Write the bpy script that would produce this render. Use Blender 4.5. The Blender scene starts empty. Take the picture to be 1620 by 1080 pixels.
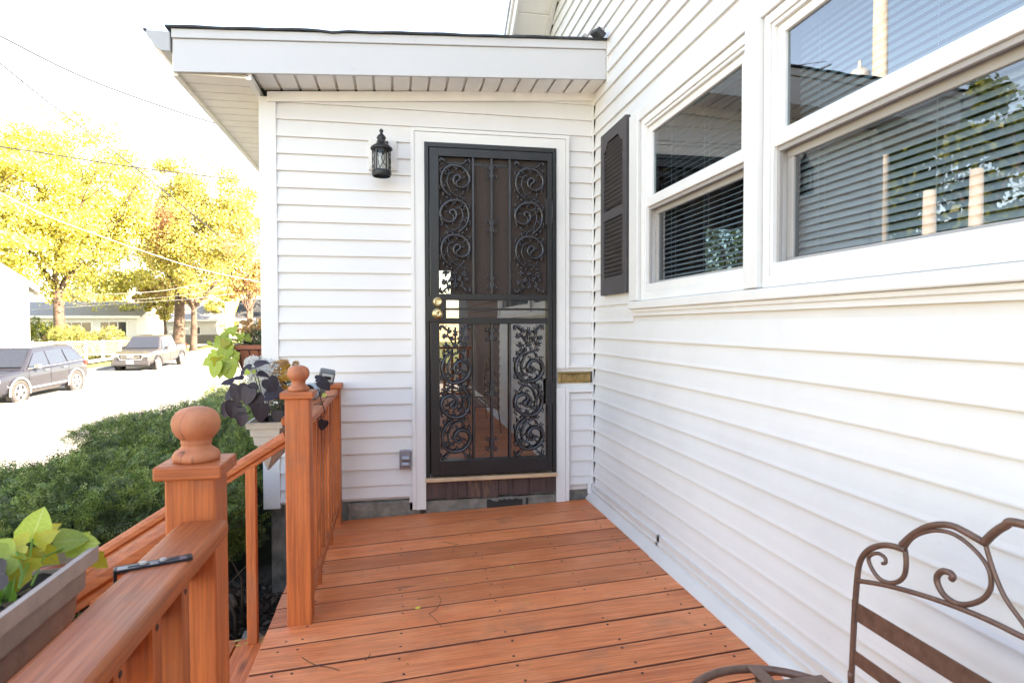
import bpy, bmesh, math, random
import numpy as np
from mathutils import Vector, Matrix, Euler
random.seed(7); RNG = np.random.default_rng(7)
SC = bpy.context.scene; COL = SC.collection
R = math.radians

# ------------------------------------------------------------------ camera, sky, sun, exposure
FPX = 980.0; YAW, PIT, ROL = -0.187124, -0.025041, 0.002275; CH = 1.165
def _rot(a, b, c):
    ry = np.array([[math.cos(a), -math.sin(a), 0], [math.sin(a), math.cos(a), 0], [0, 0, 1]])
    rx = np.array([[1, 0, 0], [0, math.cos(b), -math.sin(b)], [0, math.sin(b), math.cos(b)]])
    rz = np.array([[math.cos(c), 0, math.sin(c)], [0, 1, 0], [-math.sin(c), 0, math.cos(c)]])
    return ry @ rx @ rz
CM = _rot(YAW, PIT, ROL)
cam = bpy.data.cameras.new('camera'); camo = bpy.data.objects.new('camera', cam); COL.objects.link(camo)
m = Matrix.Identity(4)
for i in range(3):
    m[i][0] = CM[i][0]; m[i][1] = CM[i][2]; m[i][2] = -CM[i][1]
m[2][3] = CH
camo.matrix_world = m
cam.sensor_width = 36; cam.lens = FPX / 1620 * 36; cam.clip_start = 0.05; cam.clip_end = 2000
cam.dof.use_dof = True; cam.dof.focus_distance = 3.6; cam.dof.aperture_fstop = 8.0
SC.camera = camo

SUN_EL, SUN_AZ = 34.0, 116.0           # azimuth measured clockwise from +Y
w = bpy.data.worlds.new('World'); SC.world = w; w.use_nodes = True
wn = w.node_tree; bgn = wn.nodes['Background']
sky = wn.nodes.new('ShaderNodeTexSky'); sky.sky_type = 'NISHITA'; sky.sun_disc = False
sky.sun_elevation = R(SUN_EL); sky.sun_rotation = R(SUN_AZ); sky.altitude = 200; sky.air_density = 1.0; sky.dust_density = 0.2; sky.ozone_density = 0.7
wn.links.new(sky.outputs[0], bgn.inputs[0]); bgn.inputs[1].default_value = 0.135
sl = bpy.data.lights.new('sun', 'SUN'); sl.energy = 5.0; sl.angle = R(0.53); sl.color = (1.0, 0.93, 0.82)
so = bpy.data.objects.new('sun', sl); COL.objects.link(so)
sd = Vector((math.sin(R(SUN_AZ)) * math.cos(R(SUN_EL)), math.cos(R(SUN_AZ)) * math.cos(R(SUN_EL)), math.sin(R(SUN_EL))))
so.rotation_euler = sd.to_track_quat('Z', 'Y').to_euler(); so.location = sd * 60
vs = SC.view_settings; vs.view_transform = 'Standard'; vs.look = 'None'; vs.exposure = 2.95; vs.gamma = 1; vs.use_curve_mapping = False
try:
    vs.use_white_balance = True; vs.white_balance_temperature = 8500; vs.white_balance_tint = 17
except Exception: pass
SC.cycles.max_bounces = 12; SC.cycles.diffuse_bounces = 6; SC.cycles.transparent_max_bounces = 24
SC.cycles.use_denoising = True; SC.cycles.sample_clamp_indirect = 8.0

# ------------------------------------------------------------------ measuring helpers (pixel of the 1620x1080 photo -> point on a world plane)
def ray(x, y): return CM @ np.array([(x - 810) / FPX, 1, -(y - 540) / FPX])
def onX(x, y, X): v = ray(x, y); t = X / v[0]; return Vector((v[0]*t, v[1]*t, CH + v[2]*t))
def onY(x, y, Y): v = ray(x, y); t = Y / v[1]; return Vector((v[0]*t, v[1]*t, CH + v[2]*t))
def atD(x, y, d): v = ray(x, y); return Vector((v[0]*d, v[1]*d, CH + v[2]*d))

# ------------------------------------------------------------------ mesh helpers
class MB:
    def __init__(s): s.v = []; s.f = []
    def quad(s, a, b, c, d):
        n = len(s.v); s.v += [tuple(a), tuple(b), tuple(c), tuple(d)]; s.f.append((n, n+1, n+2, n+3)); return s
    def poly(s, pts): n = len(s.v); s.v += [tuple(p) for p in pts]; s.f.append(tuple(range(n, n+len(pts)))); return s
    def hexa(s, p):
        n = len(s.v); s.v += [tuple(q) for q in p]
        for f in ((0,3,2,1),(4,5,6,7),(0,1,5,4),(1,2,6,5),(2,3,7,6),(3,0,4,7)): s.f.append(tuple(n+i for i in f))
        return s
    def box(s, x0, x1, y0, y1, z0, z1):
        x0, x1 = min(x0,x1), max(x0,x1); y0, y1 = min(y0,y1), max(y0,y1); z0, z1 = min(z0,z1), max(z0,z1)
        return s.hexa([(x0,y0,z0),(x1,y0,z0),(x1,y1,z0),(x0,y1,z0),(x0,y0,z1),(x1,y0,z1),(x1,y1,z1),(x0,y1,z1)])
    def cbox(s, c, d, M=None):
        M = M or Matrix.Identity(3); c = Vector(c)
        P = [(-1,-1,-1),(1,-1,-1),(1,1,-1),(-1,1,-1),(-1,-1,1),(1,-1,1),(1,1,1),(-1,1,1)]
        return s.hexa([c + M @ Vector((a*d[0]/2, b*d[1]/2, e*d[2]/2)) for a, b, e in P])
    def prism(s, prof, a, b, fn):
        """profile (2-D points) swept from a to b; fn(u,v,t) -> xyz"""
        n = len(s.v); k = len(prof)
        s.v += [tuple(fn(u, v, a)) for u, v in prof] + [tuple(fn(u, v, b)) for u, v in prof]
        for i in range(k):
            j = (i+1) % k; s.f.append((n+i, n+j, n+k+j, n+k+i))
        s.f.append(tuple(n+i for i in reversed(range(k)))); s.f.append(tuple(n+k+i for i in range(k)))
        return s
    def tube(s, pts, r, seg=6, closed=False, flat=None):
        pts = [Vector(p) for p in pts]; N = len(pts); n0 = len(s.v); up = None
        for i, p in enumerate(pts):
            if closed: t = pts[(i+1) % N] - pts[i-1]
            else: t = pts[min(i+1, N-1)] - pts[max(i-1, 0)]
            if t.length < 1e-9: t = Vector((0, 0, 1))
            t.normalize()
            if up is None:
                up = Vector((0,0,1)) if abs(t.z) < .9 else Vector((1,0,0))
            a = (up - t * up.dot(t)); a.normalize(); b = t.cross(a); up = a
            rr = r[i] if hasattr(r, '__len__') else r
            for k in range(seg):
                an = 2*math.pi*k/seg
                s.v.append(tuple(p + a*math.cos(an)*rr + b*math.sin(an)*rr))
        M = N if closed else N-1
        for i in range(M):
            j = (i+1) % N
            for k in range(seg):
                l = (k+1) % seg
                s.f.append((n0+i*seg+k, n0+i*seg+l, n0+j*seg+l, n0+j*seg+k))
        if not closed:
            s.f.append(tuple(n0+k for k in reversed(range(seg)))); s.f.append(tuple(n0+(N-1)*seg+k for k in range(seg)))
        return s
    def lathe(s, prof, c=(0,0,0), seg=24, M=None, cap=True):
        M = M or Matrix.Identity(3); c = Vector(c); n0 = len(s.v); K = len(prof)
        for (r, z) in prof:
            for k in range(seg):
                a = 2*math.pi*k/seg; s.v.append(tuple(c + M @ Vector((r*math.cos(a), r*math.sin(a), z))))
        for i in range(K-1):
            for k in range(seg):
                l = (k+1) % seg; s.f.append((n0+i*seg+k, n0+i*seg+l, n0+(i+1)*seg+l, n0+(i+1)*seg+k))
        if cap:
            s.f.append(tuple(n0+k for k in reversed(range(seg)))); s.f.append(tuple(n0+(K-1)*seg+k for k in range(seg)))
        return s
    def mesh(s, name, smooth=False):
        me = bpy.data.meshes.new(name); me.from_pydata(s.v, [], s.f); me.update()
        bm = bmesh.new(); bm.from_mesh(me); bmesh.ops.recalc_face_normals(bm, faces=bm.faces); bm.to_mesh(me); bm.free()
        if smooth: me.shade_smooth()
        return me
WM = {}
def link(o, parent=None, mw=None):
    COL.objects.link(o)
    if parent is not None:
        o.parent = parent; o.matrix_parent_inverse = WM[parent.name].inverted()
    WM[o.name] = mw or Matrix.Identity(4)
    return o
def thing(name, label, cat, loc=(0,0,0), group=None, kind=None):
    o = bpy.data.objects.new(name, None); o.location = loc; o.empty_display_size = .1
    link(o, None, Matrix.Translation(loc)); o['label'] = label; o['category'] = cat
    if group: o['group'] = group
    if kind: o['kind'] = kind
    return o
def part(name, mb, mat, parent=None, bevel=0, smooth=False, label=None, kind=None, seg=2):
    me = mb.mesh(name, smooth) if isinstance(mb, MB) else mb
    if mat and not me.materials: me.materials.append(mat)
    o = bpy.data.objects.new(name, me); link(o, parent)
    if bevel:
        b = o.modifiers.new('bevel', 'BEVEL'); b.width = bevel; b.segments = seg; b.limit_method = 'ANGLE'; b.angle_limit = R(35)
    if label: o['label'] = label
    if kind: o['kind'] = kind
    return o
def solo(name, mb, mat, label, cat, **k):
    g = k.pop('group', None); o = part(name, mb, mat, None, **k); o['label'] = label; o['category'] = cat
    if g: o['group'] = g
    return o
def place(name, me, mw, parent, label=None):
    o = bpy.data.objects.new(name, me); COL.objects.link(o); o.parent = parent
    o.matrix_parent_inverse = WM[parent.name].inverted()
    o.matrix_basis = mw; WM[o.name] = mw
    if label: o['label'] = label
    return o
def arrmesh(name, V, F, mat, smooth=False):
    """fast mesh from arrays; F is (n,3) or (n,4)"""
    me = bpy.data.meshes.new(name); k = F.shape[1]
    me.vertices.add(len(V)); me.vertices.foreach_set('co', V.astype(np.float32).ravel())
    me.loops.add(F.size); me.loops.foreach_set('vertex_index', F.astype(np.int32).ravel())
    me.polygons.add(len(F)); me.polygons.foreach_set('loop_start', (np.arange(len(F))*k).astype(np.int32))
    me.update(calc_edges=True); me.validate()
    if mat: me.materials.append(mat)
    if smooth: me.shade_smooth()
    return me
def structure(name, mb, mat, **k):
    o = part(name, mb, mat, None, **k); o['kind'] = 'structure'; return o

# ------------------------------------------------------------------ materials
class NT:
    def __init__(s, name):
        s.m = bpy.data.materials.new(name); s.m.use_nodes = True; s.t = s.m.node_tree; s.p = s.t.nodes['Principled BSDF']; s.out = s.t.nodes['Material Output']
    def n(s, ty, **k):
        x = s.t.nodes.new(ty)
        for a, b in k.items():
            if a.startswith('i_'):
                x.inputs[int(a[2:]) if a[2:].isdigit() else a[2:].replace('_', ' ')].default_value = b
            else: setattr(x, a, b)
        return x
    def l(s, a, b): s.t.links.new(a, b)
    def obj(s, scale=(1,1,1), rnd=True):
        tc = s.n('ShaderNodeTexCoord'); mp = s.n('ShaderNodeMapping'); mp.inputs['Scale'].default_value = scale
        if rnd:
            oi = s.n('ShaderNodeObjectInfo'); vm = s.n('ShaderNodeVectorMath', operation='SCALE'); vm.inputs['Scale'].default_value = 37.0
            cx = s.n('ShaderNodeCombineXYZ'); s.l(oi.outputs['Random'], cx.inputs[0]); s.l(oi.outputs['Random'], cx.inputs[1]); s.l(oi.outputs['Random'], cx.inputs[2])
            s.l(cx.outputs[0], vm.inputs[0]); ad = s.n('ShaderNodeVectorMath', operation='ADD'); s.l(tc.outputs['Object'], ad.inputs[0]); s.l(vm.outputs[0], ad.inputs[1])
            s.l(ad.outputs[0], mp.inputs[0])
        else: s.l(tc.outputs['Object'], mp.inputs[0])
        return mp.outputs[0]
    def noise(s, vec, scale, detail=4, rough=.55, dist=0.0):
        x = s.n('ShaderNodeTexNoise'); x.inputs['Scale'].default_value = scale; x.inputs['Detail'].default_value = detail
        x.inputs['Roughness'].default_value = rough; x.inputs['Distortion'].default_value = dist; s.l(vec, x.inputs['Vector']); return x.outputs['Fac']
    def ramp(s, fac, stops):
        x = s.n('ShaderNodeValToRGB'); e = x.color_ramp.elements
        while len(e) < len(stops): e.new(.5)
        for i, (p, c) in enumerate(stops):
            e[i].position = p; e[i].color = (c if hasattr(c, '__len__') else (c, c, c)) + ((1,) if not hasattr(c, '__len__') or len(c) == 3 else ())
        s.l(fac, x.inputs[0]); return x.outputs[0]
    def mix(s, fac, a, b, blend='MIX'):
        x = s.n('ShaderNodeMix', data_type='RGBA', blend_type=blend)
        for sock, v in ((x.inputs[0], fac), (x.inputs[6], a), (x.inputs[7], b)):
            if hasattr(v, 'links') or hasattr(v, 'is_linked'): s.l(v, sock)
            elif hasattr(v, '__len__'): sock.default_value = tuple(v) + ((1,) if len(v) == 3 else ())
            else: sock.default_value = v
        return x.outputs[2]
    def bump(s, h, strength=.3, dist=.01):
        b = s.n('ShaderNodeBump'); b.inputs['Strength'].default_value = strength; b.inputs['Distance'].default_value = dist
        s.l(h, b.inputs['Height']); s.l(b.outputs[0], s.p.inputs['Normal'])
    def base(s, c): s.l(c, s.p.inputs['Base Color'])

def plain(name, c, rough=.5, metal=0.0, var=.12, scale=6, bump=0.0, bscale=60, spec=.5):
    t = NT(name); v = t.obj(); f = t.noise(v, scale, 5)
    lo = tuple(x*(1-var) for x in c); hi = tuple(min(1, x*(1+var)) for x in c)
    t.base(t.ramp(f, [(.3, lo), (.7, hi)])); t.p.inputs['Roughness'].default_value = rough; t.p.inputs['Metallic'].default_value = metal
    t.p.inputs['Specular IOR Level'].default_value = spec
    if bump: t.bump(t.noise(v, bscale, 4), bump, .004)
    return t.m

def wood(name, axis, c1, c2, c3, rough=.55, worn=.35):
    t = NT(name); st = [34, 34, 34]; st[axis] = 1.5
    v = t.obj(tuple(st)); g = t.noise(v, 1.0, 6, .62, 1.2)
    st2 = [160, 160, 160]; st2[axis] = 4.0
    v2 = t.obj(tuple(st2)); fine = t.noise(v2, 1.0, 3, .6)
    v3 = t.obj((1, 1, 1)); big = t.noise(v3, 2.3, 4, .6, .6)
    col = t.ramp(g, [(.26, c2), (.44, tuple((x+y)/2 for x, y in zip(c1, c2))), (.54, c1), (.66, c1), (.80, c3)])
    col = t.mix(t.ramp(fine, [(.35, .55), (.6, 0.0)]), col, tuple(x*.55 for x in c2))
    col = t.mix(t.ramp(big, [(.45, 0.0), (.70, worn)]), col, tuple(min(1, x*1.25+.05) for x in c3))
    grey = t.noise(t.obj((1.5, 1.5, 1.5)), 3.2, 5, .65)
    col = t.mix(t.ramp(grey, [(.55, 0.0), (.72, .35)]), col, (.20, .125, .09))
    vo = t.n('ShaderNodeTexVoronoi'); vo.inputs['Scale'].default_value = 1.0
    sk = [5.5, 5.5, 5.5]; sk[axis] = 1.5; t.l(t.obj(tuple(sk)), vo.inputs['Vector'])
    col = t.mix(t.ramp(vo.outputs['Distance'], [(.03, .75), (.11, 0.0)]), col, (.09, .028, .015))
    hs = t.n('ShaderNodeHueSaturation'); oi = t.n('ShaderNodeObjectInfo')
    mr = t.n('ShaderNodeMapRange'); mr.inputs[3].default_value = .78; mr.inputs[4].default_value = 1.16; t.l(oi.outputs['Random'], mr.inputs[0]); t.l(mr.outputs[0], hs.inputs['Value'])
    t.l(col, hs.inputs['Color']); t.base(hs.outputs[0]); t.p.inputs['Roughness'].default_value = rough
    t.l(t.ramp(g, [(.3, .60), (.7, .40)]), t.p.inputs['Roughness'])
    mx = t.n('ShaderNodeMath', operation='ADD'); t.l(g, mx.inputs[0]); t.l(fine, mx.inputs[1]); t.bump(mx.outputs[0], .22, .003)
    return t.m
W1, W2, W3 = (.60, .155, .044), (.44, .098, .028), (.66, .21, .075)
M = {}
for i, a in enumerate('xyz'): M['wood_'+a] = wood('stained_wood_'+a, i, W1, W2, W3, .55, .15)
M['deckwood'] = wood('worn_deck_wood', 0, (.80, .232, .082), (.62, .150, .052), (.84, .32, .145), .5, .25)
t = NT('turned_stained_wood'); v = t.obj((9, 9, 4)); f = t.noise(v, 1.2, 5, .6, .8); fi = t.noise(t.obj((120, 120, 20)), 1, 3)
col = t.ramp(f, [(.3, (.34, .10, .045)), (.52, (.50, .165, .075)), (.75, (.60, .23, .115))])
wv = t.noise(t.obj((34, 34, 3.5)), 1, 2, .5, .3); mk = t.ramp(t.noise(t.obj((9, 9, 3)), 1, 2), [(.46, 0.0), (.52, 1.0)])
col = t.mix(t.mix(1.0, t.ramp(wv, [(.474, 0.0), (.5, .9), (.526, 0.0)]), mk, 'MULTIPLY'), col, (.05, .02, .012)); sm = t.noise(t.obj((1, 1, 1)), 16, 3)
col = t.mix(t.ramp(sm, [(.62, 0.0), (.72, .6)]), col, (.13, .055, .035)); t.base(col); t.p.inputs['Roughness'].default_value = .6; t.bump(fi, .15, .002); M['wood_turned'] = t.m
M['wood_dark'] = wood('old_brown_board', 2, (.085, .05, .045), (.05, .03, .028), (.13, .075, .06), .75, .1)
t = NT('peeling_boards'); v = t.obj((6, 6, 1.4)); f = t.noise(v, 1.6, 6, .7, .8)
t.base(t.mix(t.ramp(f, [(.56, 0.0), (.66, .85)]), t.ramp(t.noise(t.obj((40, 40, 3)), 1, 4), [(.3, (.055, .033, .032)), (.7, (.10, .06, .056))]), (.27, .155, .085)))
t.p.inputs['Roughness'].default_value = .75; t.bump(f, .3, .004); M['peeling'] = t.m

def siding(name, axis, c, dirt):
    t = NT(name); s1 = [70, 70, 70]; s1[axis] = 2.2; f = t.noise(t.obj(tuple(s1)), 1, 3, .6)
    d = t.noise(t.obj((1, 1, 1), False), 1.7, 6, .65); d2 = t.noise(t.obj((18, 18, 18)), 1, 5, .7)
    col = t.mix(t.ramp(d, [(.42, 0.0), (.72, dirt)]), c, tuple(x*y for x, y in zip(c, (.84, .83, .82))))
    sp = t.ramp(d2, [(.66, 0.0), (.74, .5)]); col = t.mix(t.mix(1.0, sp, t.ramp(d, [(.45, 0.0), (.6, 1.0)]), 'MULTIPLY'), col, tuple(x*y for x, y in zip(c, (.76, .73, .71))))
    vo = t.n('ShaderNodeTexVoronoi'); vo.inputs['Scale'].default_value = 5.5; t.l(t.obj((1, 1, 1)), vo.inputs['Vector'])
    col = t.mix(t.ramp(vo.outputs['Distance'], [(.008, .8), (.016, 0.0)]), col, (.16, .13, .11))
    t.base(col); t.p.inputs['Roughness'].default_value = .42; t.bump(f, .12, .002); return t.m
M['siding_x'] = siding('white_vinyl_siding', 0, (.71, .70, .69), .3)
M['siding_y'] = siding('white_vinyl_siding_side', 1, (.73, .725, .72), .5)
M['trim'] = siding('white_trim', 2, (.74, .735, .72), .25)
M['frame'] = plain('white_vinyl_frame', (.78, .775, .76), .32, var=.03)
M['track'] = plain('grey_screen_track', (.36, .34, .33), .5, var=.06)
M['cream'] = plain('cream_soffit', (.82, .77, .68), .5, var=.05)
M['soffit'] = plain('pale_soffit', (.80, .78, .745), .5, var=.05)
M['fascia'] = siding('fascia_metal', 0, (.54, .54, .545), .15)
M['deckedge'] = plain('grimy_shaded_edge', (.17, .055, .032), .9)  # board grime plus gap shade painted into the side faces
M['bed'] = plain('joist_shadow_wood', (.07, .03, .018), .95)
M['gutter'] = plain('grey_gutter_metal', (.40, .41, .42), .45, var=.05)
M['dark_gap'] = plain('dark_gap', (.03, .028, .026), .9)
M['shingle'] = plain('dark_shingle', (.045, .05, .055), .9, var=.4, scale=30, bump=.6)
M['shingle_grey'] = plain('grey_shingle', (.27, .26, .26), .9, var=.25, scale=10, bump=.5)
M['iron'] = plain('black_door_paint', (.009, .0095, .012), .36, var=.1, bump=.06, bscale=300)
M['iron2'] = plain('ironwork_paint', (.050, .051, .058), .2, .45, var=.2, bump=.1, bscale=200)
M['shutter'] = plain('charcoal_shutter', (.062, .056, .060), .55, var=.12, bump=.25, bscale=90)
M['brass'] = plain('satin_brass', (.62, .50, .28), .28, .9, var=.15, scale=30)
M['old_brass'] = plain('aged_brass', (.34, .235, .10), .36, .85, var=.45, scale=28)
M['concrete'] = plain('old_concrete', (.20, .185, .16), .9, var=.4, scale=14, bump=.6, bscale=70)
M['raw_wood'] = wood('raw_pine_threshold', 0, (.62, .42, .26), (.50, .31, .18), (.72, .52, .34), .7, .2)
M['blind'] = plain('blind_slat', (.74, .76, .76), .45, var=.04)
M['room'] = plain('room_wall', (.16, .15, .14), .9)
M['bronze'] = plain('bronze_enamel', (.175, .098, .072), .38, .35, var=.22, scale=40, bump=.25, bscale=120)
M['lantern'] = plain('lantern_black', (.022, .023, .027), .38, .3, var=.15)
M['plate'] = plain('lamp_block', (.70, .68, .66), .45, var=.03)
M['steel'] = plain('outlet_grey', (.25, .25, .29), .35, .5, var=.12, scale=20)
M['screw'] = plain('rusty_screw', (.045, .028, .025), .6, var=.3)
M['asphalt'] = plain('concrete_street', (.30, .29, .275), .9, var=.12, scale=1.5)
M['walk'] = plain('concrete_walk', (.36, .35, .33), .9, var=.1, scale=2)
M['kerb'] = plain('kerb_concrete', (.34, .33, .31), .9, var=.1)
def ground(name, a, b, c, sc):
    t = NT(name); v = t.obj((1,1,1), False); f = t.noise(v, sc, 8, .7); g = t.noise(v, sc*9, 4, .7)
    t.base(t.mix(t.ramp(g, [(.58, 0.0), (.68, .85)]), t.ramp(f, [(.3, a), (.7, b)]), c)); t.p.inputs['Roughness'].default_value = .95; t.bump(g, .8, .02); return t.m
M['lawn'] = ground('autumn_lawn', (.09, .13, .03), (.20, .21, .06), (.38, .29, .09), 1.2)
M['soil'] = ground('mulch_soil', (.012, .009, .007), (.035, .025, .018), (.075, .055, .04), 6)
M['potsoil'] = ground('potting_soil', (.02, .015, .011), (.05, .037, .026), (.11, .085, .06), 20)
def leafmat(name, cols, rough=.5, trans=.35, patch=None):
    t = NT(name); g = t.n('ShaderNodeNewGeometry'); k = len(cols)
    col = t.ramp(g.outputs['Random Per Island'], [(i/max(1, k-1), c) for i, c in enumerate(cols)])
    if patch:
        f = t.noise(t.obj((1,1,1), False), patch[1], 3, .5); col = t.mix(t.ramp(f, [(patch[2], 0.0), (patch[2]+.08, .9)]), col, patch[0])
    t.base(col); t.p.inputs['Roughness'].default_value = rough
    tr = t.n('ShaderNodeBsdfTranslucent'); t.l(col, tr.inputs[0]); mx = t.n('ShaderNodeMixShader'); mx.inputs[0].default_value = trans
    t.l(t.p.outputs[0], mx.inputs[1]); t.l(tr.outputs[0], mx.inputs[2]); t.l(mx.outputs[0], t.out.inputs[0]); return t.m
M['yew'] = leafmat('yew_needles', [(.085, .15, .025), (.16, .25, .045), (.11, .19, .045), (.27, .36, .07), (.14, .21, .06), (.38, .42, .13), (.03, .055, .015), (.05, .09, .02)], .55, .22, ((.035, .06, .025), 6.5, .50))
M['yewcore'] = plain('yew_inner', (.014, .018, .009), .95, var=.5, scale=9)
M['twig'] = plain('brown_twig', (.09, .058, .04), .85, var=.3)
M['bark'] = plain('tree_bark', (.095, .065, .05), .95, var=.45, scale=3, bump=.8, bscale=9)
M['yellow'] = leafmat('yellow_maple_leaves', [(.72, .64, .12), (.82, .78, .36), (.30, .30, .03), (.84, .82, .55), (.15, .17, .02), (.76, .66, .10), (.80, .76, .30), (.44, .40, .04), (.78, .70, .18)], .5, .5)
M['mixed'] = leafmat('green_orange_leaves', [(.46, .50, .08), (.74, .60, .22), (.18, .24, .03), (.80, .74, .40), (.58, .50, .10), (.10, .14, .02), (.70, .46, .24)], .5, .5, ((.50, .30, .20), .16, .54))
M['rust'] = leafmat('pinkish_orange_leaves', [(.62, .36, .22), (.72, .50, .30), (.42, .20, .13), (.60, .48, .12), (.30, .14, .10), (.36, .38, .08)], .5, .45)
M['green'] = leafmat('green_tree_leaves', [(.07, .11, .02), (.14, .17, .03), (.20, .22, .04), (.05, .08, .02)], .5, .4)
M['shrub'] = leafmat('pale_shrub_leaves', [(.25, .28, .06), (.40, .38, .12), (.16, .20, .05), (.45, .40, .20)], .5, .4)
def bigleaf(name, a, b, vein, trans=.3, rough=.45):
    t = NT(name); f = t.noise(t.obj((1,1,1)), 14, 4); tc = t.n('ShaderNodeTexCoord'); sx = t.n('ShaderNodeSeparateXYZ'); t.l(tc.outputs['Object'], sx.inputs[0])
    ab = t.n('ShaderNodeMath', operation='ABSOLUTE'); t.l(sx.outputs[0], ab.inputs[0])
    col = t.mix(t.ramp(ab.outputs[0], [(.012, .7), (.03, 0.0)]), t.ramp(f, [(.3, a), (.7, b)]), vein)
    ma = t.n('ShaderNodeMath', operation='MULTIPLY'); ma.inputs[1].default_value = .9; t.l(ab.outputs[0], ma.inputs[0])
    sb = t.n('ShaderNodeMath', operation='SUBTRACT'); t.l(sx.outputs[1], sb.inputs[0]); t.l(ma.outputs[0], sb.inputs[1])
    m7 = t.n('ShaderNodeMath', operation='MULTIPLY'); m7.inputs[1].default_value = 6.5; t.l(sb.outputs[0], m7.inputs[0]); fr_ = t.n('ShaderNodeMath', operation='FRACT'); t.l(m7.outputs[0], fr_.inputs[0])
    col = t.mix(t.ramp(fr_.outputs[0], [(.0, .45), (.10, 0.0), (.93, 0.0), (1.0, .45)]), col, vein)
    hs = t.n('ShaderNodeHueSaturation'); oi = t.n('ShaderNodeObjectInfo'); mr = t.n('ShaderNodeMapRange'); mr.inputs[3].default_value = .7; mr.inputs[4].default_value = 1.3
    t.l(oi.outputs['Random'], mr.inputs[0]); t.l(mr.outputs[0], hs.inputs['Value']); t.l(col, hs.inputs['Color']); col = hs.outputs[0]
    t.base(col); t.p.inputs['Roughness'].default_value = rough
    tr = t.n('ShaderNodeBsdfTranslucent'); t.l(col, tr.inputs[0]); mx = t.n('ShaderNodeMixShader'); mx.inputs[0].default_value = trans
    t.l(t.p.outputs[0], mx.inputs[1]); t.l(tr.outputs[0], mx.inputs[2]); t.l(mx.outputs[0], t.out.inputs[0]); return t.m
M['lime'] = bigleaf('lime_vine_leaf', (.30, .42, .05), (.42, .50, .08), (.50, .56, .2), .4)
M['limeyellow'] = bigleaf('yellowing_leaf', (.50, .44, .03), (.58, .52, .06), (.42, .40, .1), .4)
M['purple'] = bigleaf('dark_vine_leaf', (.018, .012, .018), (.030, .018, .026), (.06, .035, .05), .08, .62)
M['silver'] = leafmat('silver_foliage', [(.66, .67, .65), (.76, .76, .74), (.50, .52, .50)], .7, .2)
M['mum'] = leafmat('orange_mum_petals', [(.50, .22, .03), (.60, .33, .04), (.42, .19, .06), (.66, .42, .03)], .6, .25)
M['mumbrown'] = leafmat('faded_mum_petals', [(.40, .20, .09), (.50, .30, .15), (.33, .15, .07), (.62, .40, .04)], .6, .25)
M['mumleaf'] = leafmat('mum_leaves', [(.06, .09, .035), (.10, .13, .06), (.13, .12, .07)], .5, .2)
M['sprout'] = leafmat('green_sprouts', [(.12, .28, .03), (.2, .35, .05)], .5, .3)
M['dryleaf'] = leafmat('dry_leaf', [(.55, .42, .05), (.20, .11, .05), (.45, .25, .06), (.62, .5, .1), (.30, .2, .12)], .6, .2)
M['mauve'] = plain('weathered_mauve_plastic', (.42, .325, .285), .75, var=.14, scale=22, bump=.35, bscale=200)
M['offwhite'] = plain('offwhite_plastic', (.52, .49, .44), .6, var=.1, scale=9)
M['terra'] = plain('terracotta_plastic', (.32, .105, .06), .75, var=.18, scale=14, bump=.2)
M['blackmetal'] = plain('black_strap', (.02, .02, .026), .45, .3, var=.1)
M['silverworn'] = plain('worn_strap_face', (.16, .16, .18), .4, .6, var=.25, scale=30)
M['devgrey'] = plain('grey_plastic', (.13, .135, .135), .45, var=.1)
M['devpale'] = plain('pale_grey_plastic', (.52, .54, .54), .4, var=.06)
M['devblue'] = plain('pale_blue_ring', (.34, .42, .48), .3, var=.08)
M['black'] = plain('black_plastic', (.012, .012, .014), .4)
def glassmat(name, ior=1.55, tint=(.92, .97, .96), rough=0.0, dark=None):
    t = NT(name); fr = t.n('ShaderNodeFresnel'); fr.inputs[0].default_value = ior
    gl = t.n('ShaderNodeBsdfGlossy'); gl.inputs['Roughness'].default_value = rough; gl.inputs[0].default_value = (1, 1, 1, 1)
    tr = t.n('ShaderNodeBsdfTransparent'); tr.inputs[0].default_value = tint + (1,)
    ge = t.n('ShaderNodeNewGeometry'); iv = t.n('ShaderNodeMath', operation='SUBTRACT'); iv.inputs[0].default_value = 1; t.l(ge.outputs['Backfacing'], iv.inputs[1])
    mu = t.n('ShaderNodeMath', operation='MULTIPLY'); t.l(fr.outputs[0], mu.inputs[0]); t.l(iv.outputs[0], mu.inputs[1])
    mx = t.n('ShaderNodeMixShader'); t.l(mu.outputs[0], mx.inputs[0]); t.l(tr.outputs[0], mx.inputs[1]); t.l(gl.outputs[0], mx.inputs[2]); t.l(mx.outputs[0], t.out.inputs[0]); return t.m
M['glass'] = glassmat('window_glass', 2.3, (.54, .62, .64))
M['glassgrey'] = glassmat('window_glass_screened', 1.9, (.66, .71, .73))
M['doorglass'] = glassmat('door_glass', 2.7, (.8, .76, .72))
M['lampglass'] = glassmat('lamp_glass', 1.5, (.93, .94, .93))
t = NT('insect_screen'); t.p.inputs['Base Color'].default_value = (.055, .042, .036, 1); t.p.inputs['Roughness'].default_value = .8
f = t.noise(t.obj((900, 900, 900)), 1, 1); t.base(t.ramp(f, [(.4, (.035, .027, .024)), (.6, (.085, .066, .058))])); M['screen'] = t.m; t.p.inputs['Specular IOR Level'].default_value = .15
M['innerdoor'] = plain('brown_inner_door', (.045, .026, .02), .5, var=.2)
M['car_grey'] = plain('grey_car_paint', (.034, .036, .047), .2, .2, var=.05)
M['car_tan'] = plain('beige_truck_paint', (.068, .068, .072), .2, .25, var=.05)
M['tyre'] = plain('tyre_rubber', (.05, .048, .045), .85, var=.2)
M['rim'] = plain('alloy_rim', (.62, .61, .60), .3, .7, var=.05)
M['chrome'] = plain('chrome', (.7, .7, .7), .15, .9, var=.03)
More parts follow.
